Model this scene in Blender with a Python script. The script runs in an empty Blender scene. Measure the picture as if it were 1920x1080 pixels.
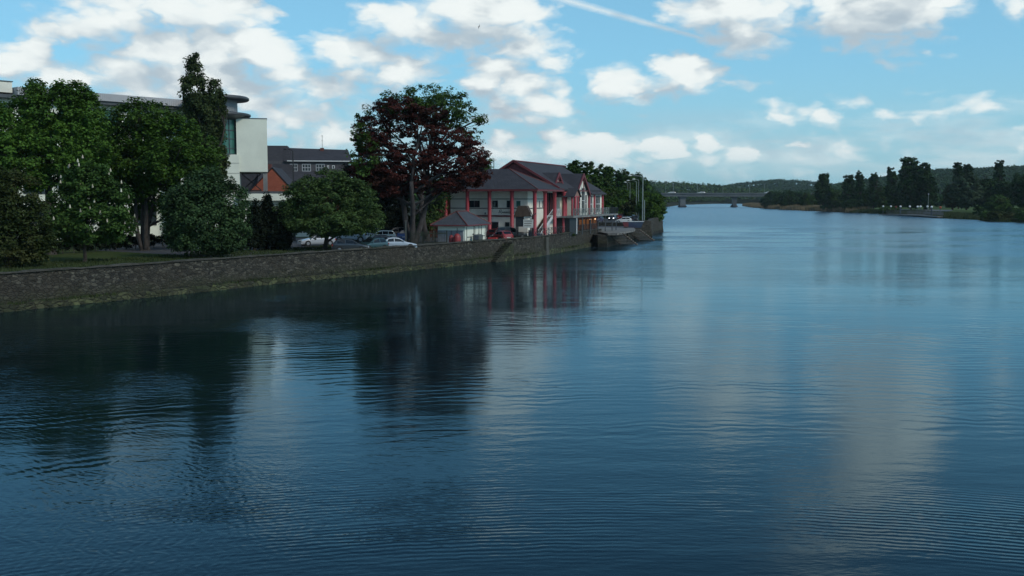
import bpy, math, random
import numpy as np
from mathutils import Vector, Matrix
random.seed(7); rng=np.random.default_rng(11)
R=math.radians; PI=math.pi
scene=bpy.context.scene; COL=scene.collection
# ------------------------------------------------------------------ camera
F=1900.0; TH=math.atan(168/F); CH=8.0
cam=bpy.data.cameras.new('camera'); co=bpy.data.objects.new('camera',cam); COL.objects.link(co)
co.location=(0,0,CH); co.rotation_euler=(PI/2-TH,0,0)
cam.sensor_width=36; cam.lens=36*F/1920; cam.clip_start=0.5; cam.clip_end=30000
scene.camera=co
def ray(x,y):
    u=(x-960)/F; v=(540-y)/F
    return (u, math.cos(TH)+v*math.sin(TH), -math.sin(TH)+v*math.cos(TH))
def G(x,y,z=0.0):                  # where the sight line meets height z
    d=ray(x,y); t=(z-CH)/d[2]; return Vector((d[0]*t,d[1]*t,z))
def D(x,y,Y):                      # where it meets the distance Y
    d=ray(x,y); t=Y/d[1]; return Vector((d[0]*t,Y,CH+d[2]*t))
GZ=2.25                            # ground level on the left bank
# ------------------------------------------------------------------ materials
def new_mat(name):
    m=bpy.data.materials.new(name); m.use_nodes=True; nt=m.node_tree; nt.nodes.clear()
    out=nt.nodes.new('ShaderNodeOutputMaterial'); return m,nt,out
class NB:
    def __init__(s,nt): s.nt=nt
    def n(s,t,**k):
        o=s.nt.nodes.new(t)
        for a,b in k.items(): setattr(o,a,b)
        return o
    def l(s,a,b): s.nt.links.new(a,b)
    def math(s,op,a,b=None,c=None,clamp=False):
        o=s.n('ShaderNodeMath',operation=op); o.use_clamp=clamp
        for i,v in enumerate((a,b,c)):
            if v is None: continue
            if hasattr(v,'is_output') : s.l(v,o.inputs[i])
            else: o.inputs[i].default_value=v
        return o.outputs[0]
    def vm(s,op,a,b=None):
        o=s.n('ShaderNodeVectorMath',operation=op)
        for i,v in enumerate((a,b)):
            if v is None: continue
            if hasattr(v,'is_output'): s.l(v,o.inputs[i])
            else: o.inputs[i].default_value=v
        return o
    def mix(s,f,a,b,blend='MIX'):
        o=s.n('ShaderNodeMix',data_type='RGBA',blend_type=blend)
        for i,v in ((0,f),(6,a),(7,b)):
            if hasattr(v,'is_output'): s.l(v,o.inputs[i])
            elif i==0: o.inputs[0].default_value=v
            else: o.inputs[i].default_value=(*v[:3],1)
        return o.outputs[2]
    def noise(s,vec,scale,detail=3,rough=.5,lac=2.0):
        o=s.n('ShaderNodeTexNoise'); o.inputs['Scale'].default_value=scale; o.inputs['Detail'].default_value=detail
        o.inputs['Roughness'].default_value=rough
        if vec is not None: s.l(vec,o.inputs['Vector'])
        return o
    def ramp(s,f,a,b,lo=0.0,hi=1.0):
        o=s.n('ShaderNodeMapRange'); o.interpolation_type='SMOOTHSTEP'
        s.l(f,o.inputs[0]); o.inputs[1].default_value=a; o.inputs[2].default_value=b
        o.inputs[3].default_value=lo; o.inputs[4].default_value=hi
        return o.outputs[0]
def mat(name,c1,c2=None,rough=.8,scale=3.0,metal=0,bump=0.0,bscale=None,spec=.5,coat=0,stretch=None):
    m,nt,out=new_mat(name); b=NB(nt)
    p=b.n('ShaderNodeBsdfPrincipled'); b.l(p.outputs[0],out.inputs[0])
    p.inputs['Roughness'].default_value=rough; p.inputs['Metallic'].default_value=metal
    p.inputs['Specular IOR Level'].default_value=spec; p.inputs['Coat Weight'].default_value=coat
    tc=b.n('ShaderNodeTexCoord'); v=tc.outputs['Object']
    if stretch: v=b.vm('MULTIPLY',v,stretch).outputs[0]
    if c2 is None: c2=tuple(c*.8 for c in c1)
    no=b.noise(v,scale,5,.6); f=b.ramp(no.outputs[0],.35,.65)
    b.l(b.mix(f,c1,c2),p.inputs['Base Color'])
    if bump:
        nb=b.noise(v,bscale or scale*3,4,.6); bp=b.n('ShaderNodeBump'); bp.inputs['Distance'].default_value=bump
        b.l(nb.outputs[0],bp.inputs['Height']); b.l(bp.outputs[0],p.inputs['Normal'])
    return m
def leafmat(name,c1,c2,c3=None,trans=.2):
    m,nt,out=new_mat(name); b=NB(nt)
    ge=b.n('ShaderNodeNewGeometry'); tc=b.n('ShaderNodeTexCoord')
    col=b.mix(ge.outputs['Random Per Island'],c1,c2)
    if c3:
        no=b.noise(tc.outputs['Object'],.35,3,.5); col=b.mix(b.ramp(no.outputs[0],.5,.62),col,c3)
    d=b.n('ShaderNodeBsdfPrincipled'); d.inputs['Roughness'].default_value=.65; d.inputs['Specular IOR Level'].default_value=.12
    b.l(col,d.inputs['Base Color'])
    t=b.n('ShaderNodeBsdfTranslucent'); b.l(col,t.inputs[0]); mx=b.n('ShaderNodeMixShader'); mx.inputs[0].default_value=trans
    b.l(d.outputs[0],mx.inputs[1]); b.l(t.outputs[0],mx.inputs[2]); b.l(mx.outputs[0],out.inputs[0])
    return m
def stonemat(name,c1,c2,c3,scale=1.8,moss_and_band=True):
    m,nt,out=new_mat(name); b=NB(nt)
    p=b.n('ShaderNodeBsdfPrincipled'); b.l(p.outputs[0],out.inputs[0]); p.inputs['Roughness'].default_value=.9
    tc=b.n('ShaderNodeTexCoord'); v=tc.outputs['Object']
    v2=b.vm('MULTIPLY',v,(1,1,1.9)).outputs[0]
    wn=b.noise(v2,1.5,2,.5); v3=b.vm('ADD',v2,b.vm('MULTIPLY',wn.outputs['Color'],(.35,.35,.35)).outputs[0]).outputs[0]
    vo=b.n('ShaderNodeTexVoronoi'); vo.inputs['Scale'].default_value=scale; b.l(v3,vo.inputs['Vector'])
    ve=b.n('ShaderNodeTexVoronoi',feature='DISTANCE_TO_EDGE'); ve.inputs['Scale'].default_value=scale; b.l(v3,ve.inputs['Vector'])
    sep=b.n('ShaderNodeSeparateColor'); b.l(vo.outputs['Color'],sep.inputs[0])
    col=b.mix(b.ramp(sep.outputs[0],.1,.9),c1,c2); col=b.mix(b.ramp(sep.outputs[2],.62,.8,0,.85),col,tuple(c*1.7 for c in c2)); col=b.mix(b.ramp(sep.outputs[1],.30,.12,0,.8),col,tuple(c*.45 for c in c1))
    pale=b.ramp(sep.outputs[1],.90,.99); col=b.mix(pale,col,tuple(min(1,c*2.2) for c in c2))
    mort=b.ramp(ve.outputs['Distance'],.0,.06,.8,0); col=b.mix(mort,col,c3)
    spk=b.noise(v,3.2,2,.5); col=b.mix(b.ramp(spk.outputs[0],.67,.74,0,.55),col,(.16,.15,.125)); big=b.noise(v,.25,4,.6); col=b.mix(b.ramp(big.outputs[0],.42,.62,0,.6),col,(.045,.037,.024))
    if moss_and_band:
        geo=b.n('ShaderNodeNewGeometry'); sx=b.n('ShaderNodeSeparateXYZ'); b.l(geo.outputs['Position'],sx.inputs[0])
        mn=b.noise(v,.8,4,.6); h=b.math('ADD',sx.outputs[2],b.math('MULTIPLY',mn.outputs[0],-2.2))
        col=b.mix(b.ramp(h,-.9,.55,.75,0),col,(.038,.042,.016))
        h2=b.math('ADD',sx.outputs[2],b.math('MULTIPLY',mn.outputs[0],-.35))
        col=b.mix(b.ramp(h2,.30,.55,.85,0),col,(.008,.009,.006))  # near-black band low on the wall, fading upward with a ragged edge
    b.l(col,p.inputs['Base Color'])
    bp=b.n('ShaderNodeBump'); bp.inputs['Distance'].default_value=.12
    fine=b.noise(v,9,4,.7); hh=b.math('ADD',b.ramp(ve.outputs['Distance'],0,.15),b.math('MULTIPLY',fine.outputs[0],.8))
    b.l(hh,bp.inputs['Height']); b.l(bp.outputs[0],p.inputs['Normal'])
    return m
def brickmat(name,c1,c2,c3,sc=1.0,bw=.5,rh=.17):
    m,nt,out=new_mat(name); b=NB(nt); p=b.n('ShaderNodeBsdfPrincipled'); b.l(p.outputs[0],out.inputs[0]); p.inputs['Roughness'].default_value=.85
    tc=b.n('ShaderNodeTexCoord'); s=b.n('ShaderNodeSeparateXYZ'); b.l(tc.outputs['Object'],s.inputs[0])
    cx=b.n('ShaderNodeCombineXYZ'); b.l(b.math('ADD',s.outputs[0],s.outputs[1]),cx.inputs[0]); b.l(s.outputs[2],cx.inputs[1])
    br=b.n('ShaderNodeTexBrick'); b.l(cx.outputs[0],br.inputs['Vector']); br.inputs['Scale'].default_value=sc
    br.inputs['Brick Width'].default_value=bw; br.inputs['Row Height'].default_value=rh; br.inputs['Mortar Size'].default_value=.012
    for k,c in (('Color1',c1),('Color2',c2),('Mortar',c3)): br.inputs[k].default_value=(*c,1)
    no=b.noise(tc.outputs['Object'],.6,4,.6); col=b.mix(b.ramp(no.outputs[0],.4,.7,0,.45),br.outputs['Color'],tuple(c*.6 for c in c1))
    b.l(col,p.inputs['Base Color'])
    bp=b.n('ShaderNodeBump'); bp.inputs['Distance'].default_value=.02; bp.invert=True; b.l(br.outputs['Fac'],bp.inputs['Height']); b.l(bp.outputs[0],p.inputs['Normal'])
    return m
def glassmat(name,c=(.02,.03,.035),rough=.06):
    m,nt,out=new_mat(name); b=NB(nt); p=b.n('ShaderNodeBsdfPrincipled'); b.l(p.outputs[0],out.inputs[0])
    tc=b.n('ShaderNodeTexCoord'); no=b.noise(tc.outputs['Object'],.8,2,.5)
    b.l(b.mix(no.outputs[0],c,tuple(x*.5 for x in c)),p.inputs['Base Color']); p.inputs['Roughness'].default_value=rough
    p.inputs['Specular IOR Level'].default_value=.5
    return m
def emat(name,c,s):
    m,nt,out=new_mat(name); b=NB(nt); e=b.n('ShaderNodeEmission'); e.inputs[0].default_value=(*c,1); e.inputs[1].default_value=s; b.l(e.outputs[0],out.inputs[0]); return m
M=dict(
 bark=mat('bark',(.075,.06,.05),(.035,.03,.025),.95,6,bump=.05,stretch=(1,1,.25)),
 greybark=mat('grey bark',(.055,.048,.046),(.028,.024,.023),.9,4,bump=.04,stretch=(1,1,.3)),
 leaf_a=leafmat('sycamore leaves',(0.058,0.128,0.018),(0.099,0.196,0.030),(0.046,0.099,0.015)),
 leaf_b=leafmat('olive leaves',(.045,.062,.018),(.032,.052,.014),(.06,.068,.022)),
 leaf_c=leafmat('chestnut leaves',(0.042,0.094,0.019),(0.077,0.145,0.033),(0.035,0.072,0.016)),
 leaf_d=leafmat('maple leaves',(0.041,0.094,0.013),(0.074,0.145,0.021),(0.041,0.072,0.013)),
 leaf_e=leafmat('poplar leaves',(0.039,0.065,0.022),(0.072,0.098,0.034),(0.033,0.052,0.019)),
 leaf_f=leafmat('whitebeam leaves',(0.038,0.081,0.031),(0.068,0.119,0.043),(0.030,0.059,0.022)),
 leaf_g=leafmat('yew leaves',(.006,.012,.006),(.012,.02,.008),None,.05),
 leaf_h=leafmat('hawthorn leaves',(0.052,0.095,0.025),(0.091,0.142,0.044),(0.039,0.074,0.022)),
 leaf_red=leafmat('copper beech leaves',(.062,.018,.015),(.098,.028,.022),(.045,.018,.012)),
 leaf_i=leafmat('lime leaves',(0.039,0.084,0.014),(0.078,0.140,0.030),(0.033,0.063,0.012)),
 leaf_far=leafmat('riverside tree leaves',(0.021,0.053,0.015),(0.038,0.088,0.020),(0.017,0.043,0.013),.1),
 leaf_far2=leafmat('willow leaves',(0.046,0.077,0.042),(0.065,0.105,0.054),(0.036,0.063,0.034),.1),
 leaf_wood=leafmat('woodland leaves',(0.033,0.072,0.014),(0.060,0.118,0.022),(0.045,0.064,0.017),.1),
 leaf_bright=leafmat('fresh green leaves',(0.054,0.111,0.017),(0.084,0.156,0.028),(0.042,0.085,0.013)),
 flower=mat('chestnut blossom',(.6,.58,.45),(.5,.42,.32),.9,2),
 hill=mat('wooded hill ground',(.012,.02,.012),(.018,.026,.014),1,.02,spec=0),
 grass=mat('grass',(.035,.06,.012),(.055,.07,.02),.95,.6,bump=.03,bscale=8,spec=.1),
 grass2=mat('park grass',(.08,.13,.03),(.055,.085,.025),.95,.05,spec=.1),
 mud=mat('river bank earth',(.03,.03,.018),(.02,.026,.012),.95,.3,bump=.1,spec=.1),
 asphalt=mat('car park asphalt',(.05,.05,.055),(.035,.035,.04),.85,.5,bump=.01,bscale=30),
 road=mat('road asphalt',(.06,.06,.065),(.045,.045,.048),.85,.3),
 paving=mat('quay concrete',(.20,.19,.17),(.11,.105,.095),.85,.9,bump=.01),
 wall=stonemat('river wall rubble stone',(.032,.030,.022),(.062,.057,.043),(.024,.022,.015),2.6),
 ledge=stonemat('mossy footing stone',(.034,.042,.015),(.054,.060,.024),(.02,.024,.01),1.6,False),
 conc=mat('concrete',(.22,.22,.21),(.15,.15,.145),.85,.5,bump=.01),
 bconc=mat('bridge concrete',(.12,.135,.14),(.09,.10,.105),.85,.1),
 white=mat('white render',(.76,.78,.66),(.69,.71,.60),.8,.35,bump=.004),
 cream=mat('cream render',(.80,.77,.66),(.70,.67,.57),.85,.5,bump=.004),
 panel=mat('grey ribbed roof panel',(.42,.42,.43),(.36,.36,.37),.5,.3),
 darkm=mat('dark grey metal',(.07,.075,.08),(.05,.055,.06),.45,.8),
 black=mat('black painted metal',(.012,.012,.014),(.02,.02,.022),.5,3),
 slate=brickmat('slate roof',(.034,.033,.040),(.048,.045,.052),(.018,.017,.02),1.0,.55,.22),
 slate2=brickmat('blue slate roof',(.06,.068,.085),(.08,.088,.105),(.03,.03,.035),1.0,.4,.16),
 redp=mat('red painted column',(.40,.055,.07),(.32,.045,.055),.55,1.2),
 redd=mat('dark red trim',(.17,.030,.034),(.12,.022,.026),.6,2),
 ridge=mat('red ridge tile',(.13,.04,.036),(.10,.032,.03),.8,2),
 brick=brickmat('orange brick',(.38,.09,.045),(.30,.07,.035),(.15,.10,.08),1.0,.45,.15),
 brick2=brickmat('dark red brick',(.14,.04,.03),(.18,.05,.035),(.10,.07,.06),1.0,.45,.15),
 glass=glassmat('dark window glass'),
 gglass=glassmat('green tinted glass',(.06,.20,.16),.05),
 frame=mat('white window frame',(.62,.62,.60),(.55,.55,.53),.6,2),
 wood=mat('dark green fence boards',(.018,.03,.02),(.03,.035,.022),.9,3,stretch=(6,6,.6)),
 timber=mat('brown timber',(.07,.045,.03),(.045,.03,.02),.85,3,stretch=(1,1,.4)),
 lit=emat('warm lit window',(1,.42,.18),.16),
 litspot=emat('warm lamp',(1,.6,.35),1.6),
 head=emat('lit headlamp',(.95,.97,1),4.0),
 galv=mat('galvanised steel',(.27,.30,.28),(.21,.24,.22),.45,1,metal=.3),
 lampw=mat('white lamp globe',(.8,.8,.76),(.75,.75,.7),.3,1),
 tyre=mat('tyre rubber',(.012,.012,.012),(.02,.02,.02),.85,5),
 rim=mat('alloy rim',(.35,.36,.38),(.25,.26,.28),.35,5,metal=.6),
 carglass=glassmat('car glass',(.012,.015,.018),.03),
 tail=mat('red tail lamp',(.35,.01,.01),(.25,.01,.01),.25,4),
 lens=mat('clear lamp lens',(.55,.57,.6),(.4,.42,.45),.15,6),
 reed=leafmat('dry reeds',(.26,.19,.11),(.18,.14,.08),(.14,.12,.06),.1),
 rgrass=leafmat('bank grass blades',(.035,.055,.018),(.06,.075,.03),(.03,.045,.015),.1),
 bin=mat('dark plastic',(.02,.03,.045),(.03,.035,.05),.5,3),
 binr=mat('red plastic',(.28,.03,.03),(.22,.025,.025),.5,2),
 sign=mat('pale sign board',(.55,.55,.50),(.48,.48,.44),.6,3),
 ink=mat('sign lettering',(.10,.08,.06),(.07,.05,.04),.7,3),
)
def paint(name,c):
    return mat(name,c,tuple(x*.92 for x in c),.28,.6,metal=.0,coat=.8)
# ------------------------------------------------------------------ mesh helpers
class MB:
    def __init__(s): s.v=[]; s.f=[]
    def add(s,vs,fs):
        n=len(s.v); s.v+= [tuple(v) for v in vs]; s.f+=[tuple(i+n for i in f) for f in fs]; return s
    def box(s,x0,x1,y0,y1,z0,z1):
        return s.add([(x0,y0,z0),(x1,y0,z0),(x1,y1,z0),(x0,y1,z0),(x0,y0,z1),(x1,y0,z1),(x1,y1,z1),(x0,y1,z1)],
            [(0,3,2,1),(4,5,6,7),(0,1,5,4),(1,2,6,5),(2,3,7,6),(3,0,4,7)])
    def prism(s,pts,off):            # planar polygon extruded by a vector
        n=len(pts); a=[Vector(p) for p in pts]; b=[p+Vector(off) for p in a]
        return s.add(a+b,[tuple(range(n))[::-1],tuple(range(n,2*n))]+[(i,(i+1)%n,(i+1)%n+n,i+n) for i in range(n)])
    def tube(s,pts,rad,n=8,cap=True):
        pts=[Vector(p) for p in pts]
        if not hasattr(rad,'__len__'): rad=[rad]*len(pts)
        vs=[];fs=[]
        for i,p in enumerate(pts):
            d=(pts[min(i+1,len(pts)-1)]-pts[max(i-1,0)])
            if d.length<1e-6: d=Vector((0,0,1))
            d.normalize(); a=d.orthogonal().normalized() if abs(d.z)<.98 else Vector((1,0,0)); a=(a-d*a.dot(d)).normalized(); b=d.cross(a)
            for k in range(n):
                t=2*PI*k/n; vs.append(p+(a*math.cos(t)+b*math.sin(t))*rad[i])
        for i in range(len(pts)-1):
            for k in range(n): fs.append((i*n+k,i*n+(k+1)%n,(i+1)*n+(k+1)%n,(i+1)*n+k))
        if cap: fs+= [tuple(range(n))[::-1],tuple((len(pts)-1)*n+k for k in range(n))]
        return s.add(vs,fs)
    def bar(s,a,b,w,h=None):
        a=Vector(a);b=Vector(b);d=(b-a).normalized(); u=Vector((0,0,1)) if abs(d.z)<.95 else Vector((1,0,0))
        r=d.cross(u).normalized()*w/2; u=r.cross(d).normalized()*(h or w)/2
        return s.add([a-r-u,a+r-u,a+r+u,a-r+u,b-r-u,b+r-u,b+r+u,b-r+u],[(0,1,2,3),(7,6,5,4),(0,4,5,1),(1,5,6,2),(2,6,7,3),(3,7,4,0)])
    def lathe(s,prof,n=16,c=(0,0,0)):
        vs=[];fs=[]
        for r,z in prof:
            for k in range(n): t=2*PI*k/n; vs.append((c[0]+r*math.cos(t),c[1]+r*math.sin(t),c[2]+z))
        for i in range(len(prof)-1):
            for k in range(n): fs.append((i*n+k,i*n+(k+1)%n,(i+1)*n+(k+1)%n,(i+1)*n+k))
        fs+=[tuple(range(n))[::-1],tuple((len(prof)-1)*n+k for k in range(n))]
        return s.add(vs,fs)
    def build(s,name,m,parent=None,smooth=False):
        me=bpy.data.meshes.new(name); me.from_pydata([tuple(v) for v in s.v],[],s.f); me.materials.append(m)
        if smooth: me.shade_smooth()
        o=bpy.data.objects.new(name,me); COL.objects.link(o)
        if parent: o.parent=parent
        return o
def tag(o,label=None,cat=None,group=None,kind=None):
    if label: o['label']=label
    if cat: o['category']=cat
    if group: o['group']=group
    if kind: o['kind']=kind
    return o
def thing(name,label,cat,loc=(0,0,0),rz=0,group=None):
    o=bpy.data.objects.new(name,None); COL.objects.link(o); o.location=loc; o.rotation_euler=(0,0,rz); o.empty_display_size=.5
    return tag(o,label,cat,group)
def copy_tree(o,parent=None):
    c=o.copy(); COL.objects.link(c)
    if parent: c.parent=parent
    for ch in o.children: copy_tree(ch,c)
    return c
def np_mesh(name,V,nper,m,parent=None,smooth=False):       # V (N*nper,3) -> N polygons
    V=np.asarray(V,dtype=np.float32).reshape(-1,3); n=len(V)//nper
    me=bpy.data.meshes.new(name); me.vertices.add(len(V)); me.vertices.foreach_set('co',V.ravel())
    me.loops.add(len(V)); me.loops.foreach_set('vertex_index',np.arange(len(V),dtype=np.int32))
    me.polygons.add(n); me.polygons.foreach_set('loop_start',np.arange(n,dtype=np.int32)*nper)
    me.update(calc_edges=True); me.materials.append(m)
    o=bpy.data.objects.new(name,me); COL.objects.link(o)
    if parent: o.parent=parent
    return o
# ------------------------------------------------------------------ foliage
def leafquads(C,size,up=.6,aspect=.6,out=None):
    n=len(C); N=rng.normal(size=(n,3)); N/=np.linalg.norm(N,axis=1)[:,None]; N[:,2]=np.abs(N[:,2])+up
    if out is not None: N+=out*.6
    N/=np.linalg.norm(N,axis=1)[:,None]
    T=rng.normal(size=(n,3)); T-= (T*N).sum(1)[:,None]*N; T/=np.linalg.norm(T,axis=1)[:,None]; B=np.cross(N,T)
    s=(size*rng.uniform(.55,1.35,n))[:,None]
    droop=N*s*.25
    V=np.stack([C-T*s-droop, C-B*s*aspect, C+T*s-droop, C+B*s*aspect],1)
    return V.reshape(-1,3)
def clumps(lobes,dens=1.0,bias=2.4,minr=.0,cr=(.5,1.0),floor=None):
    out=[]
    for (c,r) in lobes:
        c=np.array(c);r=np.array(r); area=4*PI*((r[0]*r[1])**1.6/3+(r[0]*r[2])**1.6/3+(r[1]*r[2])**1.6/3)**(1/1.6)
        n=max(6,int(area*dens))
        d=rng.normal(size=(n,3)); d/=np.linalg.norm(d,axis=1)[:,None]
        u=rng.uniform(0,1,n)**(1/(3*bias)); u=minr+(1-minr)*u
        u*=rng.uniform(.86,1.1,n)
        p=c+d*r*u[:,None]
        q=rng.uniform(cr[0],cr[1],n)
        out.append(np.column_stack([p,q,d]))
    a=np.concatenate(out)
    if floor is not None: a=a[a[:,2]>floor]
    return a
def crown(name,cl,per,size,m,parent,flat=.7,up=.6,aspect=.6):
    n=len(cl); k=np.repeat(np.arange(n),per); c=cl[k]
    d=rng.normal(size=(len(k),3)); d/=np.linalg.norm(d,axis=1)[:,None]; u=rng.uniform(0,1,len(k))**.45
    P=c[:,:3]+d*(u*c[:,3])[:,None]*np.array([1,1,flat])
    return np_mesh(name,leafquads(P,size,up,aspect,c[:,4:7]),4,m,parent)
def limb(mb,a,b,r0,r1,wob=.08,seg=5,n=6,sag=0):
    a=np.array(a,float);b=np.array(b,float);L=np.linalg.norm(b-a); pts=[];rs=[]
    off=rng.normal(size=3)*L*wob
    for i in range(seg+1):
        t=i/seg; p=a*(1-t)+b*t+off*math.sin(PI*t)+rng.normal(size=3)*L*wob*.12*(0<i<seg)
        p[2]+=sag*L*math.sin(PI*t); pts.append(p); rs.append(r0*(1-t)+r1*t)
    mb.tube(pts,rs,n); return pts
def tree(name,label,bx,by,Y,lobes_px,leaf,bark='bark',trunk=.35,fork=.4,stems=1,dens=.9,per=40,size=.2,cr=(.45,.95),
         group=None,base_z=GZ,nbr=30,cat='tree',bias=2.4,flat=.7,up=.6,spread=.0,extra=None,aspect=.6):
    b=D(bx,by,Y); b.z=base_z-.1; k=Y/F
    if size<.27: size*=.78; per=int(per*1.6); dens*=1.0 if 'beech' in name or 'airy' in label else 1.22
    lobes=[]
    for L in lobes_px:
        x,y,rx,ry=L[:4]; dd=L[4] if len(L)>4 else 0
        c=D(x,y,Y+dd)-b; lobes.append(((c.x,c.y,c.z),(rx*k,(L[5] if len(L)>5 else rx)*k*.9,ry*k)))
    root=thing(name,label,cat,b,0,group)
    cl=clumps(lobes,dens,bias,cr=cr,floor=.5)
    crown('crown',cl,per,size,M[leaf],root,flat,up,aspect)
    mb=MB(); H=max(c[2]+r[2] for c,r in lobes); lo=min(c[2]-r[2] for c,r in lobes)
    cx=sum(c[0] for c,r in lobes)/len(lobes)
    for s in range(stems):
        a=2*PI*s/max(1,stems)+.5; sp=(spread if stems>1 else 0)
        p0=np.array([math.cos(a)*trunk*.7*(stems>1),math.sin(a)*trunk*.7*(stems>1),0])
        fz=max(lo+.15*(H-lo),H*fork)
        p1=np.array([cx*.35+math.cos(a)*sp,math.sin(a)*sp,fz])
        tp=limb(mb,p0,p1,trunk*1.0,trunk*.62,.04,6,9)
        mb.tube([p0+[0,0,-.2],p0+[0,0,.25],p0+(p1-p0)*.1],[trunk*1.6,trunk*1.2,trunk*.98],9)
        my=[l for i,l in enumerate(lobes) if i%stems==s] or lobes
        for (c,r) in my:
            c=np.array(c); ok=[q for q in tp[2:] if q[2]<=c[2]-.55*math.hypot(c[0]-q[0],c[1]-q[1])] or [tp[2]]; st=ok[-1]
            lp=limb(mb,st,c,trunk*.45,trunk*.13,.08,5,6,.03)
            near=cl[np.linalg.norm((cl[:,:3]-c)/np.array(r),axis=1)<1.15]
            if len(near):
                for q in near[rng.integers(0,len(near),max(3,nbr//len(lobes)))]:
                    limb(mb,lp[rng.integers(1,6)],q[:3],trunk*.14,.015,.08,4,4,.04)
    mb.build('trunk',M[bark],root,True)
    if extra: extra(root,cl)
    return root
SKYT=(.63,.98,1.03); SKYS=.13; CLOUDS=1.0; SUNE=1.7; EXPO=0.0
# ------------------------------------------------------------------ world: sky and clouds
world=bpy.data.worlds.new('World'); scene.world=world; world.use_nodes=True
nt=world.node_tree; nt.nodes.clear(); b=NB(nt)
SUN_EL=R(36); SUN_AZ=R(128)          # azimuth from +Y towards +X
sky=b.n('ShaderNodeTexSky'); sky.sky_type='NISHITA'; sky.sun_disc=False; sky.sun_elevation=SUN_EL; sky.sun_rotation=SUN_AZ
sky.air_density=.85; sky.dust_density=.25; sky.ozone_density=1.6; sky.altitude=0
AS=2.0                                # clouds are this much wider than tall
def azel(x,y):
    d=ray(x,y); l=math.sqrt(sum(c*c for c in d)); return math.atan2(d[0],d[1]), math.asin(d[2]/l)
CL=[ # px x, y, half width, weight
 (200,40,95,1.0),(130,55,60,.65),(330,12,90,1.0),(410,20,85,1.05),(455,38,55,.8),
 (35,112,62,1.15),(90,140,60,.9),(145,148,50,.9),(240,125,70,.95),(320,95,85,1.25),(400,90,80,1.25),(470,75,60,1.2),(370,140,110,1.1),(500,105,60,1.2),(535,135,55,1.0),(290,170,110,.85),(470,165,90,.9),(600,160,70,.8),(560,215,90,.75),(620,245,80,.6),
 (640,95,60,1.05),(700,105,60,1.05),(760,125,70,.85),(660,140,70,.7),(690,170,60,.4),
 (745,40,70,1.1),(800,50,60,.9),(870,15,75,1.25),(940,20,75,1.25),(1000,35,50,1.1),(900,60,90,.9),(980,85,80,.9),(1030,110,50,.75),
 (925,125,45,1.15),(915,155,50,1.1),(975,160,60,1.15),(1020,195,60,.95),(950,205,80,.8),(1055,210,45,.5),
 (1140,140,38,1.1),(1170,152,50,1.15),(1215,165,45,.7),(1185,180,50,.45),(1245,120,35,1.1),(1285,122,45,1.2),(1330,145,50,.9),(1365,158,35,.5),
 (1310,20,60,.95),(1380,15,85,1.1),(1430,25,70,.95),(1400,55,80,.7),(1490,45,60,.5),(1570,10,60,.9),(1650,15,110,1.25),(1740,5,70,1.1),(1620,50,90,.8),(1680,60,70,.6),(1900,2,50,.55),
 (1440,214,38,.5),(1475,222,30,.35),(1550,222,42,.45),(1655,214,30,.45),(1805,205,40,.65),(1770,212,40,.4),
 (940,262,32,1.1),(925,285,50,.95),(965,290,45,.9),(1035,252,36,1.0),(1055,275,55,.9),(1110,262,40,1.0),(1155,275,52,1.2),(1120,300,80,.8),(1230,275,40,.9),(1265,290,50,.8),(1325,270,30,.9),(1390,288,36,1.0),(1340,300,70,.55),(1497,268,28,1.0),(1505,310,50,.6),(1600,285,60,.45),(1705,282,30,.6),(1780,298,70,.4),(1900,290,50,.45),(980,318,90,.6),(1230,318,90,.5),
 (1700,-60,85,2.1),(1690,-125,80,2.0),(1650,-190,80,1.0),(1370,-55,60,1.0),(500,-70,70,.8),(940,-40,60,.9),(200,-110,90,.5),(1560,-330,110,.5),(1600,-270,100,.9),
]
grp=bpy.data.node_groups.new('cloud field','ShaderNodeTree')
grp.interface.new_socket('P',in_out='INPUT',socket_type='NodeSocketVector'); grp.interface.new_socket('F',in_out='OUTPUT',socket_type='NodeSocketFloat'); grp.interface.new_socket('S',in_out='OUTPUT',socket_type='NodeSocketFloat')
g=NB(grp); gi=g.n('NodeGroupInput'); go=g.n('NodeGroupOutput')
P=gi.outputs[0]
w1=g.noise(P,17,4,.6); w1v=g.vm('MULTIPLY',g.vm('SUBTRACT',w1.outputs['Color'],(.5,.5,.5)).outputs[0],(.055,.050,0)).outputs[0]
Q=g.vm('ADD',P,w1v).outputs[0]
cur=None
for (x,y,r,w) in CL:
    a,e=azel(x,y); rr=r/F*.98
    if x>1400 and y>190: w*=.72
    dd=g.n('ShaderNodeVectorMath',operation='DISTANCE'); g.l(Q,dd.inputs[0]); dd.inputs[1].default_value=(a,e*AS,0)
    v=g.math('MULTIPLY_ADD',dd.outputs['Value'],-w/rr*.75,w)
    cur=v if cur is None else g.math('SMOOTH_MAX',cur,v,.18)
n2=g.noise(P,38,6,.55)
b1=g.noise(Q,15,1,.4); b2=g.noise(Q,36,1,.4)
bil=g.math('ADD',g.math('MULTIPLY',g.math('ABSOLUTE',g.math('SUBTRACT',b1.outputs[0],.5)),2.6),g.math('MULTIPLY',g.math('ABSOLUTE',g.math('SUBTRACT',b2.outputs[0],.5)),1.5))
bil=g.math('SUBTRACT',bil,.12); n3=g.noise(P,4.2,6,.6)
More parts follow.
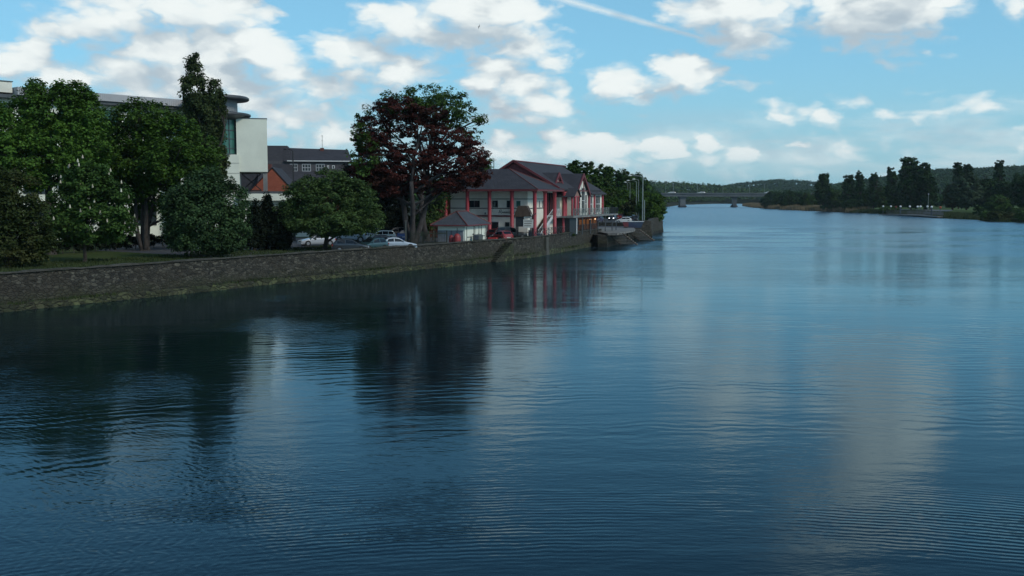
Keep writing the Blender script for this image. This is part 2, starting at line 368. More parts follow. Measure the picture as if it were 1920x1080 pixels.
# loose clouds everywhere the photograph does not look
sx=g.n('ShaderNodeSeparateXYZ'); g.l(P,sx.inputs[0])
away=g.math('MAXIMUM',g.ramp(g.math('ABSOLUTE',sx.outputs[0]),.52,.7),g.ramp(sx.outputs[1],.85,1.3))
gen=g.math('ADD',g.math('MULTIPLY',g.math('SUBTRACT',n3.outputs[0],.5),4.0),g.math('SUBTRACT',g.math('MULTIPLY',away,1.0),1.1))
fld=g.math('MAXIMUM',cur,gen)
smo=g.math('ADD',g.math('MINIMUM',fld,1.0),g.math('MULTIPLY',bil,.55)); smo=g.math('ADD',smo,g.math('MULTIPLY',g.math('SUBTRACT',n2.outputs[0],.5),.30)); g.l(smo,go.inputs[1])
fld=g.math('ADD',fld,g.math('MULTIPLY',bil,.85)); fld=g.math('ADD',fld,g.math('MULTIPLY',g.math('SUBTRACT',n2.outputs[0],.5),.75)); fld=g.math('SUBTRACT',fld,.07)
g.l(fld,go.inputs[0])
tc=b.n('ShaderNodeTexCoord'); sp=b.n('ShaderNodeSeparateXYZ'); b.l(tc.outputs['Generated'],sp.inputs[0])
az=b.math('ARCTAN2',sp.outputs[0],sp.outputs[1]); el=b.math('ARCSINE',sp.outputs[2])
cx=b.n('ShaderNodeCombineXYZ'); b.l(az,cx.inputs[0]); b.l(b.math('MULTIPLY',el,AS),cx.inputs[1]); P0=cx.outputs[0]
def fgroup(vec):
    o=b.n('ShaderNodeGroup'); o.node_tree=grp; b.l(vec,o.inputs[0]); return o.outputs
f0,s0=fgroup(P0)[:2]; s1=fgroup(b.vm('ADD',P0,(.014,.055,0)).outputs[0])[1]
dens=b.ramp(f0,.03,.74)
dens=b.math('MULTIPLY',dens,b.ramp(el,-.01,.05,.25,1))
lit=b.math('SUBTRACT',s0,s1); lit=b.ramp(lit,-.52,.58)
thick=b.ramp(f0,.2,1.1); 
ccol=b.mix(lit,(.47,.58,.66),(.80,.88,.89)); ccol=b.mix(b.math('MULTIPLY',thick,.6),ccol,b.mix(lit,(.40,.49,.56),(.96,1.0,.98)))
bandn=b.noise(b.vm('MULTIPLY',P0,(1,2.4,1)).outputs[0],8,5,.6)
band=b.math('MULTIPLY',b.ramp(bandn.outputs[0],.36,.62),b.math('MULTIPLY',b.ramp(el,.012,.035),b.ramp(el,.05,.095,.62,0)))
dens_b=band; ccol=b.mix(b.math('MULTIPLY',b.ramp(el,.02,.08,.6,0),1.0),ccol,(.66,.78,.82))
# contrail
a0=azel(1040,-6);a1=azel(1375,87); ax,ay=a0[0],a0[1]*AS; bx_,by_=a1[0],a1[1]*AS; L=math.hypot(bx_-ax,by_-ay); ux,uy=(bx_-ax)/L,(by_-ay)/L
dv=b.vm('SUBTRACT',P0,(ax,ay,0)).outputs[0]
t_=b.vm('DOT_PRODUCT',dv,(ux,uy,0)).outputs['Value']; s_=b.vm('DOT_PRODUCT',dv,(-uy,ux,0)).outputs['Value']
tn=b.math('DIVIDE',t_,L); cw=b.noise(P0,120,3,.6)
s2=b.math('ADD',s_,b.math('MULTIPLY',b.math('SUBTRACT',cw.outputs[0],.5),.004))
wd=b.math('MULTIPLY_ADD',tn,-.0045,.0092)
tr=b.math('SUBTRACT',1,b.math('DIVIDE',b.math('ABSOLUTE',s2),wd),clamp=True)
tr=b.math('MULTIPLY',tr,b.ramp(tn,-.1,.0)); tr=b.math('MULTIPLY',tr,b.ramp(tn,.90,1.06,1,0)); tr=b.math('MULTIPLY',tr,.75)
dens2=b.math('MAXIMUM',b.math('MAXIMUM',dens,dens_b),tr)
skyc=b.mix(1.0,sky.outputs[0],(SKYT[0],SKYT[1],SKYT[2]),'MULTIPLY')
skyc=b.mix(b.ramp(el,.10,.50,.62,0),skyc,tuple(c/SKYS for c in (.27,.60,.82))); hz=b.ramp(el,.0,.15,.80,0); skyc=b.mix(hz,skyc,tuple(c/SKYS for c in (.33,.57,.66)))
bg1=b.n('ShaderNodeBackground'); b.l(skyc,bg1.inputs[0]); bg1.inputs[1].default_value=SKYS
bg2=b.n('ShaderNodeBackground'); b.l(ccol,bg2.inputs[0]); bg2.inputs[1].default_value=CLOUDS
ms=b.n('ShaderNodeMixShader'); b.l(dens2,ms.inputs[0]); b.l(bg1.outputs[0],ms.inputs[1]); b.l(bg2.outputs[0],ms.inputs[2])
wo=b.n('ShaderNodeOutputWorld'); b.l(ms.outputs[0],wo.inputs[0])
world.cycles.sampling_method='MANUAL'; world.cycles.sample_map_resolution=512
sl=bpy.data.lights.new('sun','SUN'); so=bpy.data.objects.new('sun',sl); COL.objects.link(so)
sl.energy=SUNE; sl.angle=R(12); sl.color=(1,.95,.86)
sd=Vector((math.sin(SUN_AZ)*math.cos(SUN_EL),math.cos(SUN_AZ)*math.cos(SUN_EL),math.sin(SUN_EL)))
so.rotation_euler=sd.to_track_quat('Z','Y').to_euler(); so.location=(60,40,80)
scene.view_settings.view_transform='Standard'; scene.view_settings.look='None'; scene.view_settings.exposure=EXPO; scene.view_settings.gamma=1
scene.cycles.max_bounces=6; scene.cycles.diffuse_bounces=2; scene.cycles.glossy_bounces=3; scene.cycles.transmission_bounces=3; scene.cycles.volume_bounces=0
scene.cycles.transparent_max_bounces=8
# ------------------------------------------------------------------ water
wm,nt,out=new_mat('river water'); b=NB(nt); p=b.n('ShaderNodeBsdfGlossy'); p.inputs['Color'].default_value=(.60,.79,.88,1); df=b.n('ShaderNodeBsdfDiffuse'); df.inputs[0].default_value=(.004,.011,.013,1)
fr=b.n('ShaderNodeFresnel'); fr.inputs[0].default_value=1.33; mx=b.n('ShaderNodeMixShader'); b.l(fr.outputs[0],mx.inputs[0]); b.l(df.outputs[0],mx.inputs[1]); b.l(p.outputs[0],mx.inputs[2]); b.l(mx.outputs[0],out.inputs[0])
tc=b.n('ShaderNodeTexCoord'); O=tc.outputs['Object']
def wn(scale,st,det=2,rough=.5,rot=0,off=(0,0,0)):
    mp=b.n('ShaderNodeMapping'); b.l(O,mp.inputs[0]); mp.inputs['Rotation'].default_value=(0,0,rot); mp.inputs['Location'].default_value=off; mp.inputs['Scale'].default_value=(st,1,1)
    return b.noise(mp.outputs[0],scale,det,rough).outputs[0]
big=wn(.055,.55,3,.55); patch=b.ramp(big,.40,.62)          # wind patches
swell=wn(.42,.30,2,.5,.12); rip=wn(2.0,.42,3,.6,-.15); fine=wn(5.5,.45,3,.6,.1)
ox=b.n('ShaderNodeSeparateXYZ'); b.l(O,ox.inputs[0])
mid=b.math('ADD',b.math('MULTIPLY',ox.outputs[0],1.0),b.math('MULTIPLY',ox.outputs[1],.12))
open_=b.ramp(b.math('ADD',mid,b.math('MULTIPLY',big,30)),10,55)          # open river beyond the shelter of the wall
far_=b.ramp(ox.outputs[1],70,190); vfar=b.ramp(ox.outputs[1],200,330); windy=b.math('MULTIPLY',b.math('MAXIMUM',b.math('MULTIPLY_ADD',patch,.7,.3),vfar),b.math('MULTIPLY',open_,far_))
b.l(b.math('MULTIPLY_ADD',windy,.17,.085),p.inputs['Roughness'])
h=b.math('MULTIPLY',swell,b.math('MULTIPLY_ADD',windy,.14,.026))
h=b.math('ADD',h,b.math('MULTIPLY',rip,b.math('MULTIPLY_ADD',windy,.11,b.math('MULTIPLY_ADD',patch,.010,.006))))
h=b.math('ADD',h,b.math('MULTIPLY',fine,b.math('MULTIPLY_ADD',windy,.012,b.math('MULTIPLY_ADD',patch,.0022,.0006))))
def rings(cxy,scale,r0,r1,amp,dist=1.2):                    # curved wave trains
    v=b.vm('SUBTRACT',O,(cxy[0],cxy[1],0)).outputs[0]
    w=b.n('ShaderNodeTexWave',wave_type='RINGS',rings_direction='Z',wave_profile='SIN'); b.l(v,w.inputs[0]); w.inputs['Scale'].default_value=scale
    w.inputs['Distortion'].default_value=dist; w.inputs['Detail'].default_value=3; w.inputs['Detail Roughness'].default_value=.65; w.inputs['Detail Scale'].default_value=.6
    ln=b.vm('LENGTH',v).outputs['Value']; m=b.math('MULTIPLY',b.ramp(ln,r0,r0+3),b.ramp(ln,r1-4,r1,1,0))
    m=b.math('MULTIPLY',m,b.ramp(wn(.12,.6,2,.5,0,(cxy[0],3,0)),.40,.62,.08,1))
    return b.math('MULTIPLY',w.outputs[0],b.math('MULTIPLY',m,amp))
lf=wn(2.6,.5,3,.6,.9); lm=b.ramp(wn(.06,1,2,.5,0,(5,2,0)),.45,.62); h=b.math('ADD',h,b.math('MULTIPLY',lf,b.math('MULTIPLY',b.math('MULTIPLY',lm,b.ramp(ox.outputs[0],2,-14)),.050)))
h=b.math('ADD',h,rings((2.5,-6),1.25,27,36,.0095,4.5))
h=b.math('ADD',h,rings((-30,14),1.1,8,30,.0030,14.0))
h=b.math('ADD',h,rings((9,-20),.36,52,96,.006,12.0))
bp=b.n('ShaderNodeBump'); bp.inputs['Distance'].default_value=1.0; bp.inputs['Strength'].default_value=1.0; b.l(h,bp.inputs['Height']); b.l(bp.outputs[0],p.inputs['Normal']); b.l(bp.outputs[0],fr.inputs['Normal'])
tag(MB().add([(-400,-200,0),(7100,-200,0),(7100,9000,0),(-400,9000,0)],[(0,1,2,3)]).build('water',wm),kind='structure')
# ------------------------------------------------------------------ land
def loft(name,rows,m,closed=False):
    mb=MB(); n=len(rows[0]); vs=[p for r in rows for p in r]
    fs=[(i*n+k,i*n+k+1,(i+1)*n+k+1,(i+1)*n+k) for i in range(len(rows)-1) for k in range(n-1)]
    return mb.add(vs,fs).build(name,m,None,True)
WL=[(-62,24),(-50,46),(-36.2,71.2),(-29,83),(-21.8,96),(-11.8,112),(-4.1,125.6),(3.2,138.8),(4.6,143.2),(9.6,158.3),(15.6,176)]   # wall foot
def wall_pt(s):                                    # arclength on the wall line
    for a,c in zip(WL,WL[1:]):
        L=math.dist(a,c)
        if s<=L: t=s/L; return (a[0]+(c[0]-a[0])*t,a[1]+(c[1]-a[1])*t),((c[0]-a[0])/L,(c[1]-a[1])/L)
        s-=L
    return WL[-1],((c[0]-a[0])/L,(c[1]-a[1])/L)
WLEN=sum(math.dist(a,c) for a,c in zip(WL,WL[1:]))
rows=[]
for (x,y) in WL: rows.append([(x-.35,y,GZ),(x-15,y+2,GZ),(x-80,y+3,GZ),(x-400,y+3,GZ),(-6000,y+3,GZ)])
tag(loft('ground',rows+[[(18.0,186,GZ),(4,188,GZ),(-60,190,GZ),(-380,190,GZ),(-6000,190,GZ)],[(24.6,201,GZ),(12,204,GZ),(-50,204,GZ),(-370,204,GZ),(-6000,204,GZ)]],M['grass']),kind='structure')
SH=[(24.6,201),(30.8,222),(36,245),(58,400),(100,680),(145,950),(213,1267),(304,1520),(391,1690),(900,1900),(3000,2100),(6500,2300),(6800,8800)]
rows=[]
for i,(x,y) in enumerate(SH):
    j=.0; k=1 if i<2 else 0
    rows.append([(x,y,-.3 if not k else -.3),(x-(.5 if k else 4),y,GZ if k else 1.4),(x-16,y,GZ),(x-60,y,GZ+.02),(x-500,y,GZ+1.5),(x-5600-x,y,4)])
tag(loft('river_bank',rows,M['mud']),kind='structure')
RS=[(190,-50),(180,150),(176,300),(171,338),(165,353),(174,380),(173,411),(184,460),(190,524),(191,585),(192,675),(196,760),(212,894),(247,1086),(330,1140)]
def rz_(off,y): return .2+min(off,8)*.12+max(0,min(off-8,130))*.022
rows=[[(x,y,-.3)]+[(x+o,y,rz_(o,y)) for o in (1.5,8,30,70,140,400,5000)] for x,y in RS]
tag(loft('park_ground',rows,M['grass2']),kind='structure')
# car park, road, quay
def sheet(name,pts,z,m): return tag(MB().add([(x,y,z) for x,y in pts],[tuple(range(len(pts)))]).build(name,m),kind='structure')
sheet('car_park',[(-26.5,97.5),(-23.6,95.5),(-12.6,112),(-4.9,125.8),(3.8,144),(15.0,176.5),(-2,182),(-16,150),(-50,148),(-46,112)],GZ+.005,M['asphalt'])
sheet('road',[(-2,182.2),(15.2,176.7),(19,191),(23.9,205),(30,224),(34,245),(52,400),(40,400),(17,245),(4,200)],GZ+.009,M['road'])
# hills
def hill(name,prof,d,depth,foot=2.3):
    rows=[]
    for (x,y) in prof:
        c=D(x,y,d); rz=c.z
        rows.append([(c.x*(1-depth/d),d-depth,foot-1),(c.x*(1-depth*.5/d),d-depth*.5,foot+(rz-foot)*.55),(c.x*(1-depth*.2/d),d-depth*.2,foot+(rz-foot)*.9),(c.x,d,rz),(c.x*1.2,d*1.2,foot-1)])
    o=tag(loft(name,rows,M['hill']),kind='structure'); return rows
def forest(name,pts,leaf,label,per=26,cat='wood'):
    C=[];
    for (x,y,z,h,w) in pts:
        n=per; d=rng.normal(size=(n,3)); d/=np.linalg.norm(d,axis=1)[:,None]; d[:,2]=np.abs(d[:,2])*1.1-.15
        u=rng.uniform(.6,1.05,n)[:,None]
        P=np.array([x,y,z+h*.45])+d*u*np.array([w*.5,w*.5,h*.55]); C.append(np.column_stack([P,np.full(n,w*.16)]))
    C=np.concatenate(C); V=leafquads(C[:,:3],C[:,3],.5,.75)
    return tag(np_mesh(name,V,4,M[leaf]),label,cat,kind='stuff')
def onrows(rows,n,h=(9,14),w=(7,12),bias=0):
    out=[]
    for _ in range(n):
        i=random.randrange(len(rows)-1); t=random.random(); v=random.random()**.8*3.0
        k=min(2,int(v)); s=v-k
        a=[rows[i][k][q]*(1-t)+rows[i+1][k][q]*t for q in range(3)]; c=[rows[i][k+1][q]*(1-t)+rows[i+1][k+1][q]*t for q in range(3)]
        p=[a[q]*(1-s)+c[q]*s for q in range(3)]; out.append((*p,random.uniform(*h),random.uniform(*w)))
    for i in range(len(rows)-1):          # ridge line
        L=math.dist(rows[i][3][:2],rows[i+1][3][:2]); m=int(L/7)
        for q in range(m):
            t=(q+random.random())/m; p=[rows[i][3][j]*(1-t)+rows[i+1][3][j]*t for j in range(3)]; out.append((*p,random.uniform(*h)*.9,random.uniform(*w)))
    return out
h1=hill('hill',[(1130,372),(1280,366),(1340,359),(1380,352),(1420,347),(1460,344),(1500,345.5),(1540,350),(1580,356),(1640,362),(1720,368)],2600,800)
h2=hill('hill',[(1480,372),(1560,358),(1600,350),(1640,345),(1690,338),(1740,330),(1780,327),(1830,327),(1880,323),(1920,323),(1990,322),(2080,330),(2200,345)],1750,700)
h3=hill('hill',[(900,350),(1040,352),(1130,352),(1200,352),(1240,354),(1280,355),(1320,358),(1370,362),(1420,368),(1470,371)],1900,350)
forest('wood',onrows(h1,1700),'leaf_far','dense dark wood covering the low hill beyond the bridge')
forest('wood',onrows(h2,2300,(9,13),(7,11)),'leaf_far','dark wood covering the long hill behind the park trees')
forest('wood',onrows(h3,1300,(9,17),(8,13)),'leaf_wood','mixed green wood on the far bank seen under and above the bridge')
pts=[]
for _ in range(420):
    t=random.random(); i=random.choice([4,5,6,7]); x=SH[i][0]*(1-t)+SH[i+1][0]*t; y=SH[i][1]*(1-t)+SH[i+1][1]*t
    o=random.uniform(4,70); pts.append((x-o,y+random.uniform(0,20),1.6,random.uniform(5,9)+o*.08,random.uniform(5,10)))
forest('wood',pts,'leaf_wood','scrubby green wood along the far waterline beyond the bridge',40)
# ------------------------------------------------------------------ river wall
def wall_grid(s0,s1,h0,h1,off,jit,ds=.5,nz=6,top=.5,jt=.05):
    n=max(2,int((s1-s0)/ds)); rows=[]
    for i in range(n+1):
        s=s0+(s1-s0)*i/n; (x,y),(tx,ty)=wall_pt(s); nx,ny=ty,-tx; r=[]
        ht=h1+random.uniform(-jt,jt)+.03*math.sin(s*.9)
        for k in range(nz+1):
            z=h0+(ht-h0)*k/nz; q=off+random.uniform(-jit,jit)-(z-h0)*.03
            r.append((x+nx*q,y+ny*q,z))
        r.append((x+nx*(off-top*.5),y+ny*(off-top*.5),ht+random.uniform(0,jt))); r.append((x+nx*(off-top),y+ny*(off-top),ht)); r.append((x+nx*(off-top),y+ny*(off-top),h0))
        rows.append(r)
    return rows
def gridobj(name,rows,m,parent=None):
    n=len(rows[0]); mb=MB(); vs=[p for r in rows for p in r]
    fs=[(i*n+k,i*n+k+1,(i+1)*n+k+1,(i+1)*n+k)[::-1] for i in range(len(rows)-1) for k in range(n-1)]
    fs+=[tuple(range(n)),tuple((len(rows)-1)*n+k for k in range(n))]
    return mb.add(vs,fs).build(name,m,parent)
rw=thing('river_wall','long rubble stone river wall with a mossy footing along the left bank','wall')
def s_at(px):            # arclength where the wall foot is seen at this photo column
    best=min((abs(wall_pt(s*.25)[0][0]/wall_pt(s*.25)[0][1]-(px-960)/F/ (math.cos(TH)*1.0)),s*.25) for s in range(int(WLEN*4)+1))
    return best[1]
gridobj('stone_face',wall_grid(0,WLEN,-.3,2.68,0,.035,.45,7,.5),M['wall'],rw)
sS=s_at(930)
rows=[]
for r_ in wall_grid(0,WLEN-.3,2.69,2.80,.06,.03,.7,1,.62,.035): rows.append(r_)
gridobj('coping',rows,mat('coping stone',(.060,.056,.045),(.034,.033,.025),.9,1.6,bump=.03),rw)
gridobj('footing',wall_grid(0,sS-1,-.3,.48,.42,.07,.5,2,.5,.07),M['ledge'],rw)
gridobj('footing',wall_grid(sS+3,WLEN-.5,-.3,.62,.3,.06,.5,2,.4,.07),M['ledge'],rw)
sB=s_at(1023); gridobj('buttress',wall_grid(sB-.7,sB+.7,-.3,2.5,.35,.03,.35,5,.4,.02),mat('old concrete buttress',(.085,.08,.068),(.05,.05,.038),.9,1.5,bump=.02),rw)
# steps down the wall
st=thing('river_steps','mossy stone steps going down the face of the river wall by the red car','steps')
mb=MB(); n=11
for i in range(n):
    a=sS+2.6-i*.42; z=2.35-i*.21
    (x,y),(tx,ty)=wall_pt(a); nx,ny=ty,-tx
    p=[(x-nx*.02,y-ny*.02,-.3),(x+nx*1.15,y+ny*1.15,-.3),(x+nx*1.15-tx*.44,y+ny*1.15-ty*.44,-.3),(x-nx*.02-tx*.44,y-ny*.02-ty*.44,-.3)]
    mb.prism(p,(0,0,z+.3))
mb.build('tread',M['ledge'],st)
# quay with two flights
qy=thing('quay','pale concrete quay platform with a dark undercroft','quay')
qp=[(15.7,166.2),(17.2,166.0),(22.4,185.2),(23.1,190),(23.8,199),(16,201),(14,180)]
MB().prism([(x,y,1.98) for x,y in qp],(0,0,.33)).build('deck',M['paving'],qy)
MB().prism([(x-1.6,y+.4,-.4) for x,y in qp],(0,0,2.38)).build('back_wall',M['wall'],qy)
for (p,q,lab) in ((G(1152,436.5,2.3),G(1181,459,.02),'nearer flight of timber landing steps going down from the quay into the river'),
              (G(1186,430.2,2.3),G(1214,451,.02),'farther flight of timber landing steps going down beside the stone pier')):
    t=thing('landing_steps',lab,'steps',p,0,'landing steps of the quay')
    d=q-p; dh=Vector((d.x,d.y,0)).normalized(); sd_=Vector((-dh.y,dh.x,0))*1.5; n=8; tr=MB()
    for i in range(n):
        c=d*((i+.5)/n); w=dh*.22
        tr.prism([c-sd_-w,c+sd_-w,c+sd_+w,c-sd_+w],(0,0,.09))
    tr.build('tread',mat('weathered plank',(.30,.27,.23),(.2,.18,.15)),t)
    for s in (-1,1): MB().bar(sd_*s+Vector((0,0,-.12)),d+sd_*s+Vector((0,0,-.12)),.12,.16).build('stringer',M['timber'],t)
# taller pier wall beyond and wall along the road
pw=thing('pier_wall','tall stone pier wall at the bend past the landing steps','wall')
P1=G(1186,447,0);P2=G(1223,447,0)
rows=[]
pp=[Vector((22.6,197,0)),Vector((24.3,201.5,0)),Vector((28.0,203,0)),Vector((29.6,214,0)),Vector((31.6,226,0)),Vector((36.5,244,0))]
q=[]; 
for a,c in zip(pp,pp[1:]):
    m=int((c-a).length/.8)
    for i in range(m): q.append(a+(c-a)*i/m)
for i,c in enumerate(q):
    ht=(2.4+min(1,i/7)*1.15)+random.uniform(-.05,.05); r=[]
    for k in range(7): z=-.3+(ht+.3)*k/6; r.append((c.x+random.uniform(-.06,.06)-z*.05,c.y+random.uniform(-.06,.06)-.03*z,z))
    r+=[(c.x-.35,c.y+.1,ht+.06),(c.x-.9,c.y+.4,ht),(c.x-.9,c.y+.4,-.3)]; rows.append(r)
gridobj('stone_face',rows,M['wall'],pw)
rl=thing('roadside_wall','low tan stone wall between the riverside road and the quay','wall')
a=G(1108,423,2.3);c=G(1188,424,2.3)
MB().bar((a.x,a.y,2.62),(c.x,c.y,2.62),.4,.75).build('stone_face',M['wall'],rl); MB().bar((a.x,a.y,3.03),(c.x,c.y,3.03),.46,.06).build('coping',M['paving'],rl)
sk=G(1171,427,2.31); t=thing('skip','dark blue open skip with pale rim and red end on the quay','skip',sk,R(-8))
MB().prism([(0,0,0.0),(3.2,0,0),(3.7,0,1.15),(-.4,0,1.15)],(0,1.8,0)).build('body',paint('navy skip paint',(.02,.022,.06)),t)
MB().box(-.45,3.75,-.04,1.84,1.15,1.24).build('rim',M['frame'],t)
MB().prism([(-.06,-.02,.1),(.75,-.02,.1),(.75,-.02,1.1),(-.40,-.02,1.1)],(0,-.03,0)).build('end_panel',M['redd'],t)
# driftwood near the bend
dw=G(1232,436,0.05); t=MB(); 
for k in range(3): limb(t,(0,0,0),(random.uniform(1,3.5),random.uniform(-1,1),random.uniform(.0,.35)),.07,.02,.1,5,5)
t=tag(t.build('driftwood',M['bark']),'dark branch of driftwood lying in the water off the pier','driftwood'); t.location=dw
dw=G(1224,421.5,.05); t=MB()
for k in range(4): limb(t,(-1.5,0,0),(random.uniform(1,4.5),random.uniform(-1,1),random.uniform(.1,.7)),.14,.03,.1,5,5)
t=tag(t.build('driftwood',M['bark']),'larger dark snag of driftwood beside the end of the pier','driftwood'); t.location=dw
# ------------------------------------------------------------------ helpers for buildings (local frame, x to the right, -y towards us)
def window(root,x,z,w,h,y,face='y',glass='glass',fr='frame',nx=1,nz=1,ft=.06,name='window'):
    """window in a wall plane; face 'y' looks to -y at y, face 'x' looks to +x at x=y"""
    f=MB(); d=.05
    def bx(mb,a0,a1,z0,z1,p0,p1):
        if face=='y': mb.box(a0,a1,y-p1,y-p0,z0,z1)
        else: mb.box(y+p0,y+p1,a0,a1,z0,z1)
    for (a0,a1,z0,z1) in ((x,x+ft,z,z+h),(x+w-ft,x+w,z,z+h),(x+ft,x+w-ft,z,z+ft),(x+ft,x+w-ft,z+h-ft,z+h)): bx(f,a0,a1,z0,z1,.004,d)
    for i in range(1,nx): c=x+w*i/nx; bx(f,c-ft*.4,c+ft*.4,z+ft,z+h-ft,.012,d-.006)
    for i in range(1,nz): c=z+h*i/nz; bx(f,x+ft,x+w-ft,c-ft*.4,c+ft*.4,.010,d-.010)
    wo=f.build(name,M[fr],root); g=MB(); bx(g,x+ft*.5,x+w-ft*.5,z+ft*.5,z+h-ft*.5,.002,.009); g.build('pane',M[glass],wo); return wo
def railing(name_parent,a,c,h=1.05,m='black',sp=.16,posts=2.0,cross=False,t=.035):
    mb=MB(); a=Vector(a);c=Vector(c);L=(c-a).length;u=(c-a)/L; Z=Vector((0,0,1))
    for z in (.08,h): mb.bar(a+Z*z,c+Z*z,.05,.05)
    n=int(L/sp)
    for i in range(n+1):
        p=a+u*(L*i/n); mb.bar(p+Z*.08,p+Z*h,t,t)
    n=max(1,int(round(L/posts)))
    for i in range(n+1):
        p=a+u*(L*i/n); mb.bar(p,p+Z*(h+.08),.08,.08)
        if cross and i<n:
            q=a+u*(L*(i+1)/n); mb.bar(p+Z*.1,q+Z*h,.04,.04); mb.bar(p+Z*h,q+Z*.1,.04,.04)
    return mb
# ------------------------------------------------------------------ riverside pub
PO=(3.2,143,GZ); PR=R(-19.3)
def pw_(lx,ly,lz=0): c,s=math.cos(PR),math.sin(PR); return Vector((PO[0]+lx*c-ly*s,PO[1]+lx*s+ly*c,PO[2]+lz))
pub=thing('riverside_pub','cream and red riverside pub with slate roofs, tall red columns and a balcony','building',PO,PR)
E=7.05
W_=MB(); W_.box(-13.5,-1.6,1.6,13.9,0,E); W_.box(-12.5,-1.9,13.9,37,0,E+.6); W_.build('wall',M['cream'],pub)
MB().box(-17.2,-13.5,2.2,13,0,E).build('brick_wing',M['brick'],pub)
# hipped lower roof
h0,hr=E,E+3.05; x0,x1,y0,y1=-18.0,.65,-.65,12.4
rf=MB(); w=(y1-y0)/2; A=[(x0,y0,h0),(x1,y0,h0),(x1,y1,h0),(x0,y1,h0),(x0+w,y0+w,hr),(x1-w,y0+w,hr)]
rf.add(A,[(0,1,5,4),(1,2,5),(2,3,4,5),(3,0,4),(3,2,1,0)]); rf.build('roof',M['slate'],pub)
for i_,j_ in ((1,5),(2,5),(0,4)): MB().tube([A[i_],A[j_]],.09,6).build('hip_tiles',M['ridge'],pub)
fa=MB(); fa.box(x0,x1,y0-.02,y0+.06,h0-.28,h0-.02); fa.box(x1-.04,x1+.04,y0+.06,y1,h0-.28,h0-.02); fa.build('fascia',M['redd'],pub)
raf=MB()
for i in range(34): x=x0+.4+i*.55; raf.box(x,x+.12,y0+.06,1.6,h0-.27,h0-.10)
for i in range(22): y=y0+.5+i*.55; raf.box(-1.6,x1-.04,y,y+.12,h0-.27,h0-.10)
raf.build('rafters',M['cream'],pub)
# main gabled roof along the river
gx0,gxr,gx1,gy0,gy1=-14,-7,.35,11.0,39.5; gr=11.45; ge=E+.15
rm=MB(); 
rm.prism([(gx0,gy0,ge),(gxr,gy0,gr),(gxr,gy0,gr-.25),(gx0,gy0,ge-.25)],(0,gy1-gy0-.0,0))
rm.prism([(gxr,gy0,gr),(gx1,gy0,ge),(gx1,gy0,ge-.25),(gxr,gy0,gr-.25)],(0,gy1-gy0-3.0,0)); rm.build('main_roof',M['slate'],pub)
MB().prism([(gx0+.6,gy0+.35,ge-.2),(gxr,gy0+.35,gr-.2),(gx1-2.2,gy0+.35,ge+.9),(gx1-2.2,gy0+.35,ge-.2)],(0,.25,0)).build('gable',M['redd'],pub)
bb=MB(); bb.bar((gxr,gy0-.05,gr+.02),(gx1,gy0-.05,ge+.05),.16,.34); bb.bar((gxr,gy0-.05,gr+.02),(gx0,gy0-.05,ge+.05),.16,.34); bb.tube([(gxr,gy0,gr+.05),(gxr,gy1-.1,gr+.05)],.12,6); bb.build('barge_board',M['redd'],pub)
# gabled bays towards the river
def bay(y0,y1,xf,xb,ze,zr,wallz,name='gabled_bay'):
    ym=(y0+y1)/2; r=MB(); o=.35
    for s in (-1,1):
        ye=ym+s*((y1-y0)/2+o); zz=ze-.25
        r.prism([(xf+.35,ym,zr),(xf+.35,ye,zz),(xf+.35,ye,zz-.16),(xf+.35,ym,zr-.16)],(xb-xf,0,0))
    ro=r.build('bay_roof',M['slate'],pub)
    g=MB(); g.prism([(xf,y0,wallz),(xf,y1,wallz),(xf,y1,ze-.2),(xf,ym,zr-.3),(xf,y0,ze-.2)],(xb-xf,0,0)); g.build(name,M['cream'],pub)
    b_=MB()
    for s in (-1,1): b_.bar((xf+.42,ym,zr-.12),(xf+.42,ym+s*((y1-y0)/2+o),ze-.38),.12,.42)
    b_.bar((xf+.40,ym-(y1-y0)*.3,ze+.35),(xf+.40,ym+(y1-y0)*.3,ze+.35),.1,.16); b_.bar((xf+.4,ym,ze+.4),(xf+.4,ym,zr-.1),.1,.14)
    b_.build('barge_board',M['redd'],pub)
bay(19.3,27.3,.35,-5.5,6.6,9.75,3.05)
bay(13.9,18.1,-1.6,-5.6,7.95,9.75,7.2,'dormer')
for (a,w_,z,h_) in ((20.6,2.0,3.3,3.7),(23.4,1.9,3.3,4.2),(25.6,1.0,3.3,3.1)): window(pub,a,z,w_,h_,.35,'x',nx=2 if w_>1.2 else 1,nz=2,ft=.1)
lr=MB(); lr.prism([(-1.9,27.6,8.1),(1.0,27.6,6.55),(1.0,27.6,6.4),(-1.9,27.6,7.9)],(0,10.2,0)); lr.build('lean_to_roof',M['slate'],pub)
MB().box(-1.9,.35,28.2,36.6,3.05,6.4).build('wall',M['cream'],pub)
for y in (19.2,27.55,31.0,36.6): MB().box(.36,.62,y,y+.42,3.05,6.5).build('pilaster',M['redp'],pub)
window(pub,28.8,3.3,1.5,3.0,.35,'x',nx=2,nz=2,ft=.12); window(pub,32.4,3.3,3.0,3.0,.35,'x',nx=3,nz=2,ft=.12)
# small porch over the balcony
r=MB(); 
for s in (-1,1): r.prism([(-1.6,16.2,7.35),(-1.6,16.2+s*2.1,6.05),(-1.6,16.2+s*2.1,5.93),(-1.6,16.2,7.2)],(3.4,0,0))
r.build('porch_roof',M['slate'],pub); MB().prism([(1.5,14.4,6.1),(1.5,16.2,7.15),(1.5,18,6.1)],(.08,0,0)).build('porch_gable',mat('pink boarding',(.30,.17,.14),(.22,.12,.10)),pub)
r=MB()
for y in (14.4,16.0,17.8): r.tube([(1.35,y,3.1),(1.35,y,6.0)],.16,8)
r.box(1.2,1.55,14.2,18.2,5.92,6.1); r.build('porch_post',M['redp'],pub)
